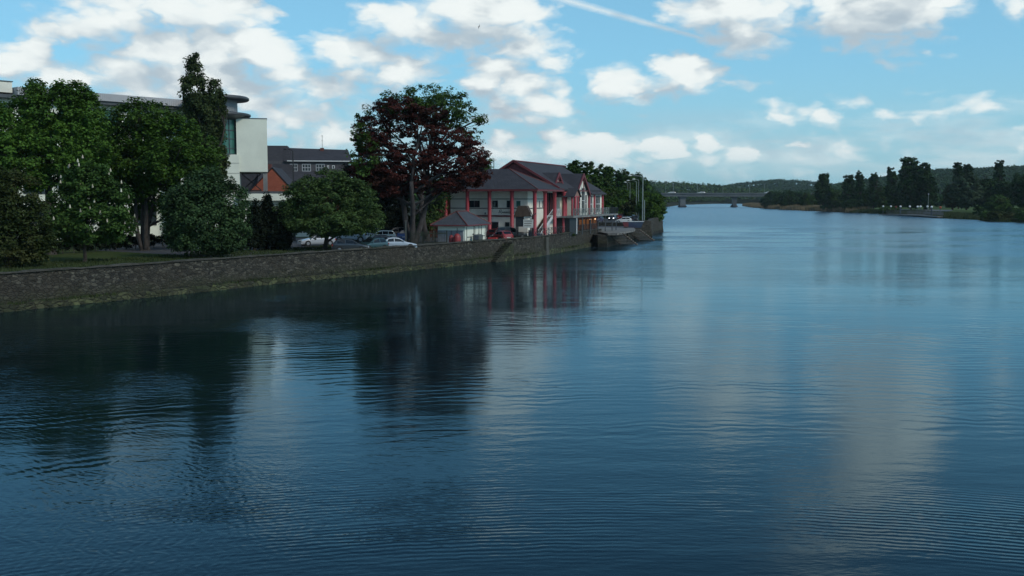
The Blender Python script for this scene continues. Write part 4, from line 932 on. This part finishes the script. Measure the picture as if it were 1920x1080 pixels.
tree('horse_chestnut_tree','horse chestnut tree covered in pale flower candles',160,500,91.5,
 [(165,350,42,40),(130,385,42,45),(205,385,38,48),(165,415,70,38),(120,420,36,34),(215,425,32,30),(180,325,24,20)],'leaf_c',trunk=.17,per=44,size=.20,dens=1.0,nbr=40,fork=.35,extra=candles)
tree('tree','spreading many stemmed green tree between the chestnut and the poplar',272,478,112,
 [(270,225,60,36),(225,265,45,50),(320,255,55,45),(370,290,40,50),(270,300,85,50),(225,335,42,45),(320,340,70,42),(265,205,24,20),(245,380,55,28,3),(345,385,45,30),(215,300,45,45,2),(330,300,60,40,-3),(185,255,30,40,0)],
 'leaf_d',trunk=.3,stems=4,spread=1.0,per=34,size=.23,dens=.62,nbr=80,fork=.33,cr=(.5,1.2))
tree('poplar_tree','tall narrow poplar with two ragged peaks beside the round tower',395,470,122,
 [(362,130,15,28,0,12),(364,165,22,30),(374,198,27,28),(358,208,9,22),(386,225,30,36),(403,172,11,26,0,10),(411,200,11,28),(390,262,32,42),(400,300,26,34),(395,345,28,40)],
 'leaf_e',trunk=.35,per=40,size=.19,dens=1.7,nbr=50,fork=.4,cr=(.3,.65),up=.2,flat=1.1)
tree('tree','rounded blue green tree with low foliage hiding two parked cars',377,488,98,
 [(385,352,42,34),(350,385,42,42),(425,385,38,46),(385,415,68,48),(340,430,32,38),(440,430,28,38),(390,455,66,18)],'leaf_f',trunk=.2,per=46,size=.17,dens=1.3,nbr=40,fork=.22)
for i,(x,y0,rx,Y,l_) in enumerate(((478,382,20,111,'dark column of yew nearest the round blue green tree'),(502,370,22,112.5,'tallest dark yew of the trio beside the car park'),(526,392,20,111.5,'dark yew at the car park end of the trio'))):
    k=(478-y0)/5
    tree('yew_tree',l_,x,482,Y,[(x,y0+14,rx*.42,16),(x-2,y0+k*1.4,rx*.72,k),(x+1,y0+k*2.6,rx,k*1.3),(x,y0+k*3.8,rx*1.05,k*1.2)],'leaf_g',trunk=.2,per=60,size=.14,dens=2.4,nbr=10,fork=.2,cr=(.25,.5),up=.0,flat=1.5,group='yew trees by the car park')
tree('tree','round grey green tree on a short trunk among the parked cars',608,470,112,
 [(620,342,34,24),(575,370,42,36),(660,370,40,36),(615,385,66,44),(560,400,34,36),(685,402,30,32),(620,418,84,24),(545,395,22,24),(700,415,18,20)],'leaf_h',trunk=.28,per=46,size=.17,dens=1.25,nbr=60,fork=.28,flat=.6)
# green tree behind and copper beech in front
tree('tree','tall airy green tree rising behind the copper beech',800,440,137,
 [(800,182,44,26),(850,200,40,32),(760,200,40,24),(712,228,38,40,-8),(875,240,28,30),(682,290,24,36,-13),(905,222,12,8),(820,215,50,30),(700,262,34,30),(900,300,20,20),(672,255,14,24,-12),(760,190,46,20,-9),(830,200,40,22,-9)],
 'leaf_i',bark='greybark',trunk=.42,per=20,size=.21,dens=.75,nbr=110,fork=.45,cr=(.3,.75))
tree('copper_beech_tree','large copper beech with dark red foliage and pale forked trunks',772,440,127,
 [(745,205,48,22),(700,245,38,28),(790,240,50,26),(850,265,44,24),(715,290,46,30),(775,292,52,26),(845,300,62,28),(690,318,36,22),(890,290,28,26),(905,315,16,22),(740,325,52,18),(870,335,42,16),(800,215,40,18),(685,270,24,30),(700,338,44,20),(800,345,34,20),(735,350,34,18),(845,345,36,16)],
 'leaf_red',bark='greybark',trunk=.40,stems=3,spread=2.2,per=34,size=.18,dens=1.1,nbr=150,fork=.42,cr=(.35,.85),flat=.45)
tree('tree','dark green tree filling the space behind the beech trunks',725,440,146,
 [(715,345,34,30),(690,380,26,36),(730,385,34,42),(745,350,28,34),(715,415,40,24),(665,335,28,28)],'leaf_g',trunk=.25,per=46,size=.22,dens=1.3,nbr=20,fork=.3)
tree('bush','yellow green bush to the right of the beech trunks',812,440,140,
 [(815,385,20,26),(800,405,22,26),(825,365,16,18),(830,345,18,12)],'leaf_h',trunk=.12,per=36,size=.2,dens=1.4,nbr=20,fork=.3,cat='bush')
tree('tree','low green crown behind the pub roof at the beech edge',905,400,158,[(905,325,18,16),(890,340,20,12)],'leaf_h',trunk=.15,per=36,size=.22,dens=1.4,nbr=16,fork=.4)
tree('bush','small green shrub growing out of the river wall under the balcony',1072,446,158,[(1072,444,9,6)],'leaf_h',trunk=.06,per=36,size=.12,dens=4,nbr=8,fork=.2,cat='bush',base_z=1.9,cr=(.2,.35))
# hedges on the lawn
def hedge(name,label,a,c,h_,w_,leaf,size=.16,per=40,cat='hedge'):
    a=Vector(a);c=Vector(c); L=(c-a).length; n=int(L*h_*6*w_); t=rng.uniform(0,1,n); u=(c-a)/L; s=Vector((-u.y,u.x,0))
    P=np.array(a)[None]+np.array(c-a)[None]*t[:,None]+np.array(s)[None]*rng.uniform(-w_/2,w_/2,n)[:,None]; P[:,2]=a.z+rng.uniform(.1,1,n)**.6*h_*rng.uniform(.9,1.05,n)
    d=rng.normal(size=(n,3)); cl=np.column_stack([P,np.full(n,.35),d/np.linalg.norm(d,axis=1)[:,None]])
    root=thing(name,label,cat); crown('foliage',cl,per,size,M[leaf],root); mb=MB()
    for i in range(int(L/1.5)): q=a+(c-a)*((i+.5)/int(L/1.5)); mb.tube([q,q+Vector((0,0,h_*.7))],.04,5)
    mb.build('stem',M['bark'],root); return root
a=D(85,480,103);c=D(330,470,122); hedge('hedge','low dark clipped hedge along the back of the lawn',(a.x,a.y,GZ),(c.x,c.y,GZ),1.5,1.2,'leaf_g',.16,30)
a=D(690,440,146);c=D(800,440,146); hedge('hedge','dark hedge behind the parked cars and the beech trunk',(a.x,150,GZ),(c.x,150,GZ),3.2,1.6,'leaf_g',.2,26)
# ------------------------------------------------------------------ wooded bank beyond the pub
def simple_tree(name,label,x,ytop,halfw,Y,leaf,base_z,per=36,size=.4,group=None,low=.12,dens=.5,shape='round',trunk=.3,cat='tree'):
    yb=D(x,372,Y); zt=D(x,ytop,Y).z; yb_px=372+(CH-base_z)*F/Y; H=yb_px-ytop; L=[]
    if shape=='round':
        L=[(x,ytop+H*.30,halfw*.75,H*.27),(x-halfw*.45,ytop+H*.48,halfw*.55,H*.28),(x+halfw*.45,ytop+H*.46,halfw*.55,H*.28),(x,ytop+H*.64,halfw*.9,H*.28)]
        L+=[(x+halfw*random.uniform(-.6,.6),ytop+H*random.uniform(.12,.3),halfw*.3,H*.13) for _ in range(3)]
    elif shape=='tall':
        L=[(x+halfw*random.uniform(-.15,.15),ytop+H*.16,halfw*.55,H*.15),(x-halfw*.25,ytop+H*.33,halfw*.6,H*.2),(x+halfw*.25,ytop+H*.36,halfw*.6,H*.2),(x,ytop+H*.58,halfw*.95,H*.24),(x+halfw*.2,ytop+H*.8,halfw*.8,H*.18)]
        L+=[(x+halfw*random.uniform(-.6,.6),ytop+H*random.uniform(.06,.25),halfw*.22,H*.07) for _ in range(5)]
    elif shape=='bush':
        L=[(x+halfw*random.uniform(-.7,.7),ytop+H*random.uniform(.35,.65),halfw*random.uniform(.35,.6),H*.4) for _ in range(5)]
    k=Y/F
    return tree(name,label,x,yb_px,Y,L,leaf,trunk=trunk,per=per,size=size,dens=dens,nbr=16,fork=.3,cr=(.7,1.4) if halfw*k>4 else (.4,.8),base_z=base_z,group=group,cat=cat)
WB=[ # x, ytop, half width, Y, leaf, label
 (1068,299,22,215,'leaf_wood','first tall tree of the wooded bank, just behind the pub roof end'),
 (1100,297,30,235,'leaf_wood','broad round topped tree behind the pub roof end'),
 (1082,330,26,222,'leaf_i','lower green tree close behind the pub gables'),
 (1128,308,26,270,'leaf_wood','dark tree of the wooded bank above the lone street lamp'),
 (1150,311,24,300,'leaf_far','dark tree with a bushy top right of the lone street lamp'),
 (1170,317,24,330,'leaf_wood','tree of the wooded bank above the clustered street lamps'),
 (1190,323,22,360,'leaf_far','dark sloping tree left of the tall pale pole'),
 (1208,333,18,400,'leaf_wood','last large tree of the wooded bank behind the tall pole'),
 (1120,345,26,262,'leaf_wood','mid height dark tree behind the lone street lamp'),
 (1148,352,24,286,'leaf_bright','fresh green tree behind the parked traffic'),
 (1172,352,26,300,'leaf_bright','bright green tree beneath the clustered street lamps'),
 (1187,372,22,262,'leaf_b','brownish bushy tree beside the parked black car'),
 (1135,372,22,292,'leaf_far','dark low tree beside the two oncoming cars'),
 (1160,378,20,300,'leaf_far','dark low tree above the car with lit headlamps'),
]
for x,yt,hw,Y,lf,lab_ in WB: simple_tree('tree',lab_,x,yt,hw,Y,lf,GZ,per=40,size=.33,dens=.55,group='trees of the wooded bank')
simple_tree('tree','bright green tree leaning out over the river at the bend',1216,356,22,250,'leaf_bright',1.6,per=44,size=.28,dens=.9,group='trees of the wooded bank')
tree('bush','low willow like bush overhanging the water past the pier',1226,412,236,[(1230,380,14,16),(1226,396,15,12),(1238,392,9,14),(1212,388,16,16),(1232,406,8,7)],'leaf_bright',trunk=.2,per=44,size=.26,dens=1.4,nbr=20,fork=.3,cat='bush',base_z=1.2)
pts=[]
for _ in range(300):
    Y=random.uniform(380,1200); xe=np.interp(Y,[245,400,680,950,1267],[38,58,100,145,213]); o=random.uniform(6,160)**1.0
    pts.append((xe-o,Y,GZ,random.uniform(8,14)+o*.03,random.uniform(7,12)))
forest('wood',pts,'leaf_wood','green wood lining the left bank between the bend and the bridge',70)
# ------------------------------------------------------------------ right bank
RT=[ # x, ytop, hw, Y, leaf, shape, zbase, label
 (1543,326,15,610,'leaf_far','tall',1.5,'lone dark upright tree at the left end of the right bank'),
 (1592,327,13,600,'leaf_far','tall',2,'dark tree with a wide tuft left of the thin pair'),
 (1612,320,10,590,'leaf_far','tall',2,'thin dark tree with the highest top of the left trio'),
 (1638,322,10,580,'leaf_far','tall',2,'narrow dark tree just left of the tall clump'),
 (1672,313,12,545,'leaf_far','tall',2.5,'dark upright tree leaning against the tallest tree'),
 (1708,294,24,520,'leaf_far','tall',2.5,'tallest broad dark tree above the globe lamps'),
 (1733,305,15,515,'leaf_far','tall',2.5,'dark tree on the right shoulder of the tallest tree'),
 (1744,330,14,510,'leaf_far','round',2.5,'lower dark tree at the right foot of the tall clump'),
 (1797,303,12,520,'leaf_far','tall',3,'dark tree with a square top behind the pale tree'),
 (1815,304,12,525,'leaf_far','tall',3,'dark tree close right of the square topped one'),
 (1812,326,30,470,'leaf_far2','round',3,'pale grey green spreading tree on the park grass'),
 (1786,345,18,476,'leaf_b','round',3,'brownish green low tree left of the pale spreading one'),
 (1873,299,12,505,'leaf_far','tall',3,'dark tree with a pointed top standing over the far hill'),
 (1560,352,22,640,'leaf_wood','round',1.5,'green low tree between the lone tree and the trio'),
 (1600,350,24,620,'leaf_far','round',1.5,'dark low crown under the trio'),
 (1630,352,22,600,'leaf_far','round',1.5,'dark low crown right of the trio'),
 (1660,348,24,575,'leaf_wood','round',2,'green round crown left of the tallest tree'),
 (1690,345,26,540,'leaf_far','round',2,'dark round crown below the tallest tree'),
 (1850,335,22,480,'leaf_far','round',3,'black green crown right of the pale tree'),
 (1885,340,26,470,'leaf_far','round',3,'black green crown under the pointed tree'),
 (1918,325,24,460,'leaf_far','round',3,'large dark crown at the right edge of the picture'),
 (1955,320,30,450,'leaf_far','round',3,'dark crown beyond the right edge of the picture'),
 (1872,365,22,400,'leaf_wood','round',1.5,'mid green tree at the waterside before the dark crowns'),
 (1905,388,20,372,'leaf_wood','bush',1.0,'green waterside bush below the white car'),
]
for x,yt,hw,Y,lf,sh,zb_,lab_ in RT: simple_tree('tree' if sh!='bush' else 'bush',lab_,x,yt,hw,Y,lf,zb_,per=34,size=.50,dens=.42,shape=sh,trunk=.35,cat='tree' if sh!='bush' else 'bush',group='trees of the right bank')
for x,yt,hw,Y,lf,zb_,lab_ in ((1450,360,26,800,'leaf_far',1.0,'dark low bush at the bridge end of the right bank'),(1490,357,26,740,'leaf_far',1,'dark bush above the middle of the reeds'),(1520,360,22,700,'leaf_wood',1,'green bush above the reeds left of the lone tree'),
    (1570,372,26,610,'leaf_wood',1,'green bush behind the reeds right of the lone tree'),(1608,375,24,585,'leaf_far',1,'dark bush where the reeds meet the grass'),(1850,395,20,366,'leaf_wood',.8,'scrubby bush on the bank right of the jetty'),(1880,397,26,352,'leaf_b',.8,'brownish scrub on the bank near the right edge'),(1840,383,16,400,'leaf_far',1,'dark bush where the grass ends right of the jetty'),(1930,392,24,340,'leaf_wood',.8,'scrub at the right edge of the bank'),(1668,388,18,512,'leaf_wood',.8,'dark green bush left of the first globe lamps')):
    simple_tree('bush',lab_,x,yt,hw,Y,lf,zb_,per=30,size=.45,dens=.6,shape='bush',cat='bush',group='bushes of the right bank')
pts=[(random.uniform(205,420),random.uniform(640,1000),1.5,random.uniform(5,11),random.uniform(6,10)) for _ in range(160)]
pts=[p for p in pts if p[0]>np.interp(p[1],[585,760,894,1086],[205,212,232,275])]
pts+=[(random.uniform(230,420),random.uniform(560,720),3,random.uniform(7,12),random.uniform(7,11)) for _ in range(50)]
forest('wood',pts,'leaf_far','dark thicket behind the reeds and the park on the right bank',60)
# reeds and bank grass
def blades(name,label,n,fn,m,h,w,cat):
    V=[]
    for _ in range(n):
        x,y,z=fn(); hh=h*random.uniform(.6,1.2); a=random.uniform(0,PI); dx,dy=math.cos(a)*w/2,math.sin(a)*w/2; lx_,ly_=random.uniform(-.25,.25)*hh,random.uniform(-.25,.25)*hh
        V+=[(x-dx,y-dy,z),(x+dx,y+dy,z),(x+lx_,y+ly_,z+hh)]
    return tag(np_mesh(name,V,3,m),label,cat,kind='stuff')
def reedpt():
    Y=random.uniform(575,1095); xe=np.interp(Y,[585,675,760,894,1086,1140],[191,192,196,212,247,330]); o=random.random()*np.interp(Y,[575,900,1095],[14,24,8]); return xe+o-1,Y,rz_(max(0,o-1),Y)-.2
blades('reeds','pale brown reed bed along the waterline of the right bank',26000,reedpt,M['reed'],2.6,.5,'reeds')
def bankpt():
    Y=random.uniform(335,600); xe=np.interp(Y,[338,353,380,411,460,524,585],[171,165,174,173,184,190,191]); o=random.random()**1.4*14; return xe+o,Y,rz_(o,Y)-.1
blades('bank_grass','dark green rough grass on the waterline right of the reeds',16000,bankpt,M['rgrass'],1.1,.35,'grass')
def lawnpt():
    s=random.uniform(20,WLEN*.62); (x,y),(tx,ty)=wall_pt(s); o=.5+random.random()*14; return x-ty*o,y+tx*o,GZ
blades('grass','short rough grass on the lawn behind the river wall',26000,lambda:lawnpt(),M['rgrass'],.22,.10,'grass')
def wallgrass():
    s=random.choice([random.gauss(c,2.5) for c in (35,52,60,78,96,118,128,150)]); s=min(max(s,15),WLEN-1); (x,y),(tx,ty)=wall_pt(s); o=.42; 
    if random.random()<.5: return x+ty*random.uniform(.05,.4),y-tx*random.uniform(.05,.4),.44
    return x-ty*random.uniform(0,.4),y+tx*random.uniform(0,.4),2.62
blades('wall_weeds','weeds growing on the footing and top of the river wall',3500,wallgrass,M['rgrass'],.30,.10,'weeds')
# ------------------------------------------------------------------ cars
KIND={ # length, [x, top z, top half width], belt, roof half width, windows
 'hatch':dict(L=3.9,top=[(0,.50),(.10,.70),(.9,.92),(1.1,.97),(1.85,1.40),(2.5,1.46),(3.3,1.38),(3.75,1.02),(3.86,.90),(3.9,.5)],belt=.93,wins=[(1.22,2.45),(2.53,3.35)],ws=(1.15,1.80),rs=(3.36,3.73)),
 'saloon':dict(L=4.4,top=[(0,.50),(.10,.66),(1.1,.88),(1.3,.93),(2.05,1.36),(2.7,1.42),(3.2,1.36),(3.75,1.0),(4.3,.94),(4.4,.5)],belt=.92,wins=[(1.42,2.55),(2.63,3.42)],ws=(1.35,2.0),rs=(3.24,3.72)),
 'estate':dict(L=4.4,top=[(0,.50),(.10,.68),(1.1,.90),(1.3,.95),(2.0,1.40),(2.7,1.47),(3.9,1.42),(4.25,1.0),(4.36,.88),(4.4,.5)],belt=.93,wins=[(1.42,2.45),(2.53,3.25),(3.33,3.95)],ws=(1.35,1.95),rs=(3.95,4.23)),
 'suv':dict(L=4.5,top=[(0,.62),(.10,.92),(1.1,1.08),(1.25,1.12),(1.85,1.66),(2.6,1.75),(4.1,1.70),(4.35,1.15),(4.45,1.0),(4.5,.6)],belt=1.1,wins=[(1.36,2.4),(2.48,3.2),(3.28,4.05)],ws=(1.3,1.8),rs=(4.13,4.33)),
}
def car(kind,label,px,Y,rz,pm,lit=None,z=GZ+.01,py=455,parts=True,X=None,group='parked cars',cat='car',roofr=False,door=False):
    K=KIND[kind]; L=K['L']; hw=.84; hl=L/2; top=K['top']; belt=K['belt']; gc=.22 if kind!='suv' else .34
    x_=D(px,py,Y).x if X is None else X
    t=thing('car' if cat=='car' else cat,label,cat,(x_,Y,z),rz,group)
    def wid(x): e=min(x,L-x); return hw*(.80+.20*min(1,e/.55)**.6)
    xs=sorted(set([a for a,_ in top]+[.35,.6,3.0,L-.35,2.3])); rows=[]
    tx=[a for a,_ in top]; tz=[c for _,c in top]
    def zt(x): return float(np.interp(x,tx,tz))
    def rw_(x):
        q=zt(x); u=min(1,max(0,(q-belt)/.5)); return wid(x)*(.93-.20*u)
    for x in xs:
        q=zt(x); w=wid(x); zb=min(belt,q-.03) ; r=rw_(x)
        half=[(w*.90,gc),(w,gc+.18),(w,max(gc+.2,zb-.15)),(w*.955,zb),(r,max(zb+.01,q-.05)),(r*.86,q),(0,q+.02)]
        rows.append([(x-hl,-a,c) for a,c in half]+[(x-hl,a,c) for a,c in half[-2::-1]])
    mb=MB(); n=len(rows[0]); vs=[p for r in rows for p in r]
    fs=[(i*n+k,(i+1)*n+k,(i+1)*n+(k+1)%n,i*n+(k+1)%n) for i in range(len(rows)-1) for k in range(n)]
    fs+=[tuple(range(n)),tuple((len(rows)-1)*n+k for k in range(n))[::-1]]
    mb.add(vs,fs).build('body',pm,t)
    if not parts: return t
    def sidept(x,f,s):            # point on the glasshouse side, f from belt to roof
        q=zt(x); w=wid(x)*.955; r=rw_(x); zb=min(belt,q-.03); z1=max(zb+.01,q-.05)
        return (x-hl, s*(w+(r-w)*f+.012), zb+(z1-zb)*f)
    for s in (-1,1):
        for (a,c) in K['wins']:
            mb=MB(); A=[sidept(a,.06,s),sidept(c,.06,s)]; m_=(a+c)/2
            ua=a
            while zt(ua)-.05<belt+.34 and ua<m_: ua+=.05
            uc=c
            while zt(uc)-.05<belt+.34 and uc>m_: uc-=.05
            B=[sidept(uc,.9,s),sidept(ua,.9,s)]; q=[A[0],A[1],B[0],B[1]]
            mb.add(q+[(p[0],p[1]-s*.03,p[2]) for p in q],[(0,1,2,3),(7,6,5,4),(0,4,5,1),(1,5,6,2),(2,6,7,3),(3,7,4,0)] ); mb.build('side_window',M['carglass'],t)
        mm=sidept(K['ws'][0]+.2,.1,s); MB().lathe([(.02,-.07),(.09,-.04),(.09,.06),(.02,.09)],7,(mm[0],mm[1]+s*.08,mm[2]+.05)).build('mirror',pm,t)
    for nm,(a,c) in (('windscreen',K['ws']),('rear_window',K['rs'])):
        ra,rc=rw_(a)*.80,rw_(c)*.80; sx_=-1 if nm=='windscreen' else 1
        q=[(a-hl+sx_*.012,-ra,zt(a)+.03),(c-hl+sx_*.012,-rc,zt(c)+.03),(c-hl+sx_*.012,rc,zt(c)+.03),(a-hl+sx_*.012,ra,zt(a)+.03)]
        MB().prism(q,(0,0,-.03)).build(nm,M['carglass'],t)
    for wx in (.78,L-.80):
        for s in (-1,1):
            rr=.31 if kind!='suv' else .37
            a=MB().tube([(wx-hl,s*(hw-.2),rr),(wx-hl,s*(hw+.012),rr)],rr+.06,16).build('wheel_arch',M['tyre'],t)
            w_=MB().tube([(wx-hl,s*(hw-.16),rr),(wx-hl,s*(hw+.03),rr)],rr,16).build('wheel',M['tyre'],t)
            MB().tube([(wx-hl,s*(hw+.0),rr),(wx-hl,s*(hw+.045),rr)],rr*.62,12).build('rim',M['rim'],w_)
    fz=top[1][1]
    for s in (-1,1):
        MB().box(-hl-.005,-hl+.16,min(s*.42,s*.70),max(s*.42,s*.70),fz-.20,fz-.04).build('headlight',M['head'] if lit else M['lens'],t)
        MB().box(hl-.14,hl+.012,min(s*.48,s*.72),max(s*.48,s*.72),fz-.02,fz+.16).build('tail_light',M['tail'],t)
    MB().box(-hl-.03,-hl+.1,-.7,.7,gc+.02,gc+.2).build('bumper',M['black'] if random.random()<.4 else pm,t)
    MB().box(-hl-.012,-hl+.05,-.32,.32,fz-.17,fz-.06).build('grille',M['black'],t)
    MB().box(hl-.05,hl+.018,-.26,.26,gc+.28,gc+.40).build('number_plate',M['sign'],t)
    if roofr:
        for s in (-1,1): MB().bar((2.0-hl,s*.55,zt(2.4)+.06),(L-.6-hl,s*.55,zt(2.4)+.06),.05).build('roof_rail',M['galv'],t)
    if door:                       # front door standing open
        mb=MB().box(1.35-hl,1.42-hl,-hw-1.0,-hw,.35,.95).build('open_door',pm,t)
    return t
silver=paint('silver paint',(.42,.45,.49)); white=paint('white paint',(.62,.63,.60)); dark=paint('dark grey paint',(.03,.035,.04)); blue=paint('blue paint',(.04,.10,.28))
teal=paint('dark teal paint',(.03,.07,.08)); red=paint('red car paint',(.30,.02,.02)); blk=paint('black paint',(.012,.013,.015)); pale=paint('pale blue silver paint',(.33,.39,.45)); grn=paint('greenish silver paint',(.30,.34,.31)); purp=paint('dark purple paint',(.05,.025,.06)); sky_=paint('light blue paint',(.28,.42,.48))
car('saloon','silver saloon facing left behind the round tree trunk',594,124,R(32),silver,py=461)
car('suv','bluish silver estate car facing left in the second row behind the trunk',652,133,R(28),pale,roofr=True,py=455)
car('suv','pale silver four by four standing behind the bluish estate car',684,138,R(12),silver,py=452)
car('estate','white car with its door open at the back of the car park',712,136.5,R(14),white,py=450,door=True)
car('suv','black car in the deep shade beside the white car',742,142,R(20),blk,py=450)
car('hatch','small blue car at the foot of the beech trunk',761,138,R(70),blue,py=448)
car('hatch','dark hatchback nearest the wall under the round tree',658,108.8,R(186),dark,py=470)
car('hatch','dark teal hatchback with pale rear window by the wall',697,110.8,R(-128)+PI,teal,py=468)
car('saloon','pale blue silver saloon nearest the board fence',743,113.8,R(200),pale,py=465)
car('saloon','dark saloon behind the teal and blue silver cars',722,121,R(190),blk,py=460)
car('hatch','silver blue car half hidden under the blue green tree',398,112.5,R(40),pale,py=470)
car('estate','dark blue car parked right of the silver one under the blue green tree',424,111.5,R(48),paint('dark blue paint',(.03,.06,.10)),py=470)
car('hatch','white car glimpsed through the gap left of the blue green tree',343,126,R(20),white,py=460)
car('hatch','red hatchback in front of the pub beside the shed',941,136.2,R(-62),red,py=452)
car('suv','black four by four with pale roof in front of the pub door',958,141.2,R(190),blk,py=450,roofr=True)
car('saloon','dark blue saloon behind the roofed sign stand',988,146.2,R(165),paint('midnight blue paint',(.02,.03,.06)),py=448)
car('hatch','dark red car just behind the black four by four',937,144.5,R(170),paint('maroon paint',(.10,.015,.015)),py=446)
# traffic and parked cars on the riverside road
RG='cars on the riverside road'; zr=GZ+.015
car('hatch','dark purple car parked nearest the pub on the riverside road',1122,243,R(62),purp,py=415,z=zr,group=RG)
car('hatch','dark car with lit headlamps driving towards us on the riverside road',1148.5,268,R(75),paint('slate blue paint',(.06,.08,.11)),lit=True,py=412,z=zr,group=RG)
car('hatch','light blue car following on the riverside road',1139.5,330,R(70),sky_,py=402,z=zr,group=RG)
car('suv','blue grey four by four queueing on the riverside road',1172.5,262,R(82),paint('blue grey paint',(.09,.13,.16)),py=410,z=zr,group=RG)
car('hatch','red car half hidden left of the blue grey four by four',1164,280,R(80),red,py=409,z=zr,group=RG)
car('suv','black van like car behind the blue grey four by four',1172,296,R(82),blk,py=405,z=zr,group=RG)
car('hatch','white car parked at the quay end of the roadside wall',1169,236,R(-5),white,py=416,z=zr,group=RG)
car('hatch','dark red car beside the white one at the quay',1179,240,R(70),paint('deep red paint',(.14,.02,.02)),py=416,z=zr,group=RG)
car('suv','black car parked under the trees left of the tall pole',1190,246,R(85),blk,py=414,z=zr,group=RG)
for i,(px,l_,y) in enumerate(((1259,'white vehicle crossing the left part of the bridge',-3),(1315,'white vehicle crossing the bridge between its two piers',-3),(1440,'white vehicle at the right end of the bridge',-3))):
    t=car('suv',l_,px,947,0,white,py=361,z=D(960,363.4,950).z,group='vehicles on the bridge'); t.scale=(1.6,1.2,1.2)
car('saloon','white car parked on the grass at the right edge of the picture',1906,470,R(5),white,py=383,z=D(960,383.5,470).z,group='cars in the park')
p=D(1917,377,468); t=thing('ticket_kiosk','white upright cabinet at the extreme right edge beside the white car','cabinet',(p.x+.6,467,p.z-2.4)); MB().box(-.5,.5,-.5,.5,0,3.4).build('body',M['white'],t); MB().box(-.6,.6,-.6,.6,3.4,3.55).build('top',M['panel'],t)
for (x,y,l_,m_) in ((1800,376,'small white car far off under the pale tree',white),(1806,378,'silver car beside the small white one under the pale tree',silver)):
    car('hatch',l_,x,540,R(10),m_,py=379,z=D(960,379,540).z,group='cars in the park')
# gull
p=D(898,50,150); t=thing('bird','small dark bird flying high in front of the clouds','bird',p,R(30))
MB().lathe([(.01,-.22),(.05,-.12),(.06,.0),(.03,.16),(.01,.24)],7).build('body',M['darkm'],t); t.rotation_euler=(R(70),R(25),R(30))
for s in (-1,1): MB().prism([(0,s*.03,.08),(0,s*.22,.13),(.02,s*.45,.0),(0,s*.2,-.02),(0,s*.03,-.04)],(.01,0,0)).build('wing',M['darkm'],t)
# ------------------------------------------------------------------ air
hm,nt,out=new_mat('pale haze'); b=NB(nt); v=b.n('ShaderNodeVolumePrincipled'); v.inputs['Color'].default_value=(.80,.93,1,1); v.inputs['Density'].default_value=.00006
v.inputs['Anisotropy'].default_value=.2; b.l(v.outputs[0],out.inputs['Volume'])
hz_=MB().box(-6200,7200,-300,9100,-3.0,95).build('haze',hm); tag(hz_,kind='stuff')
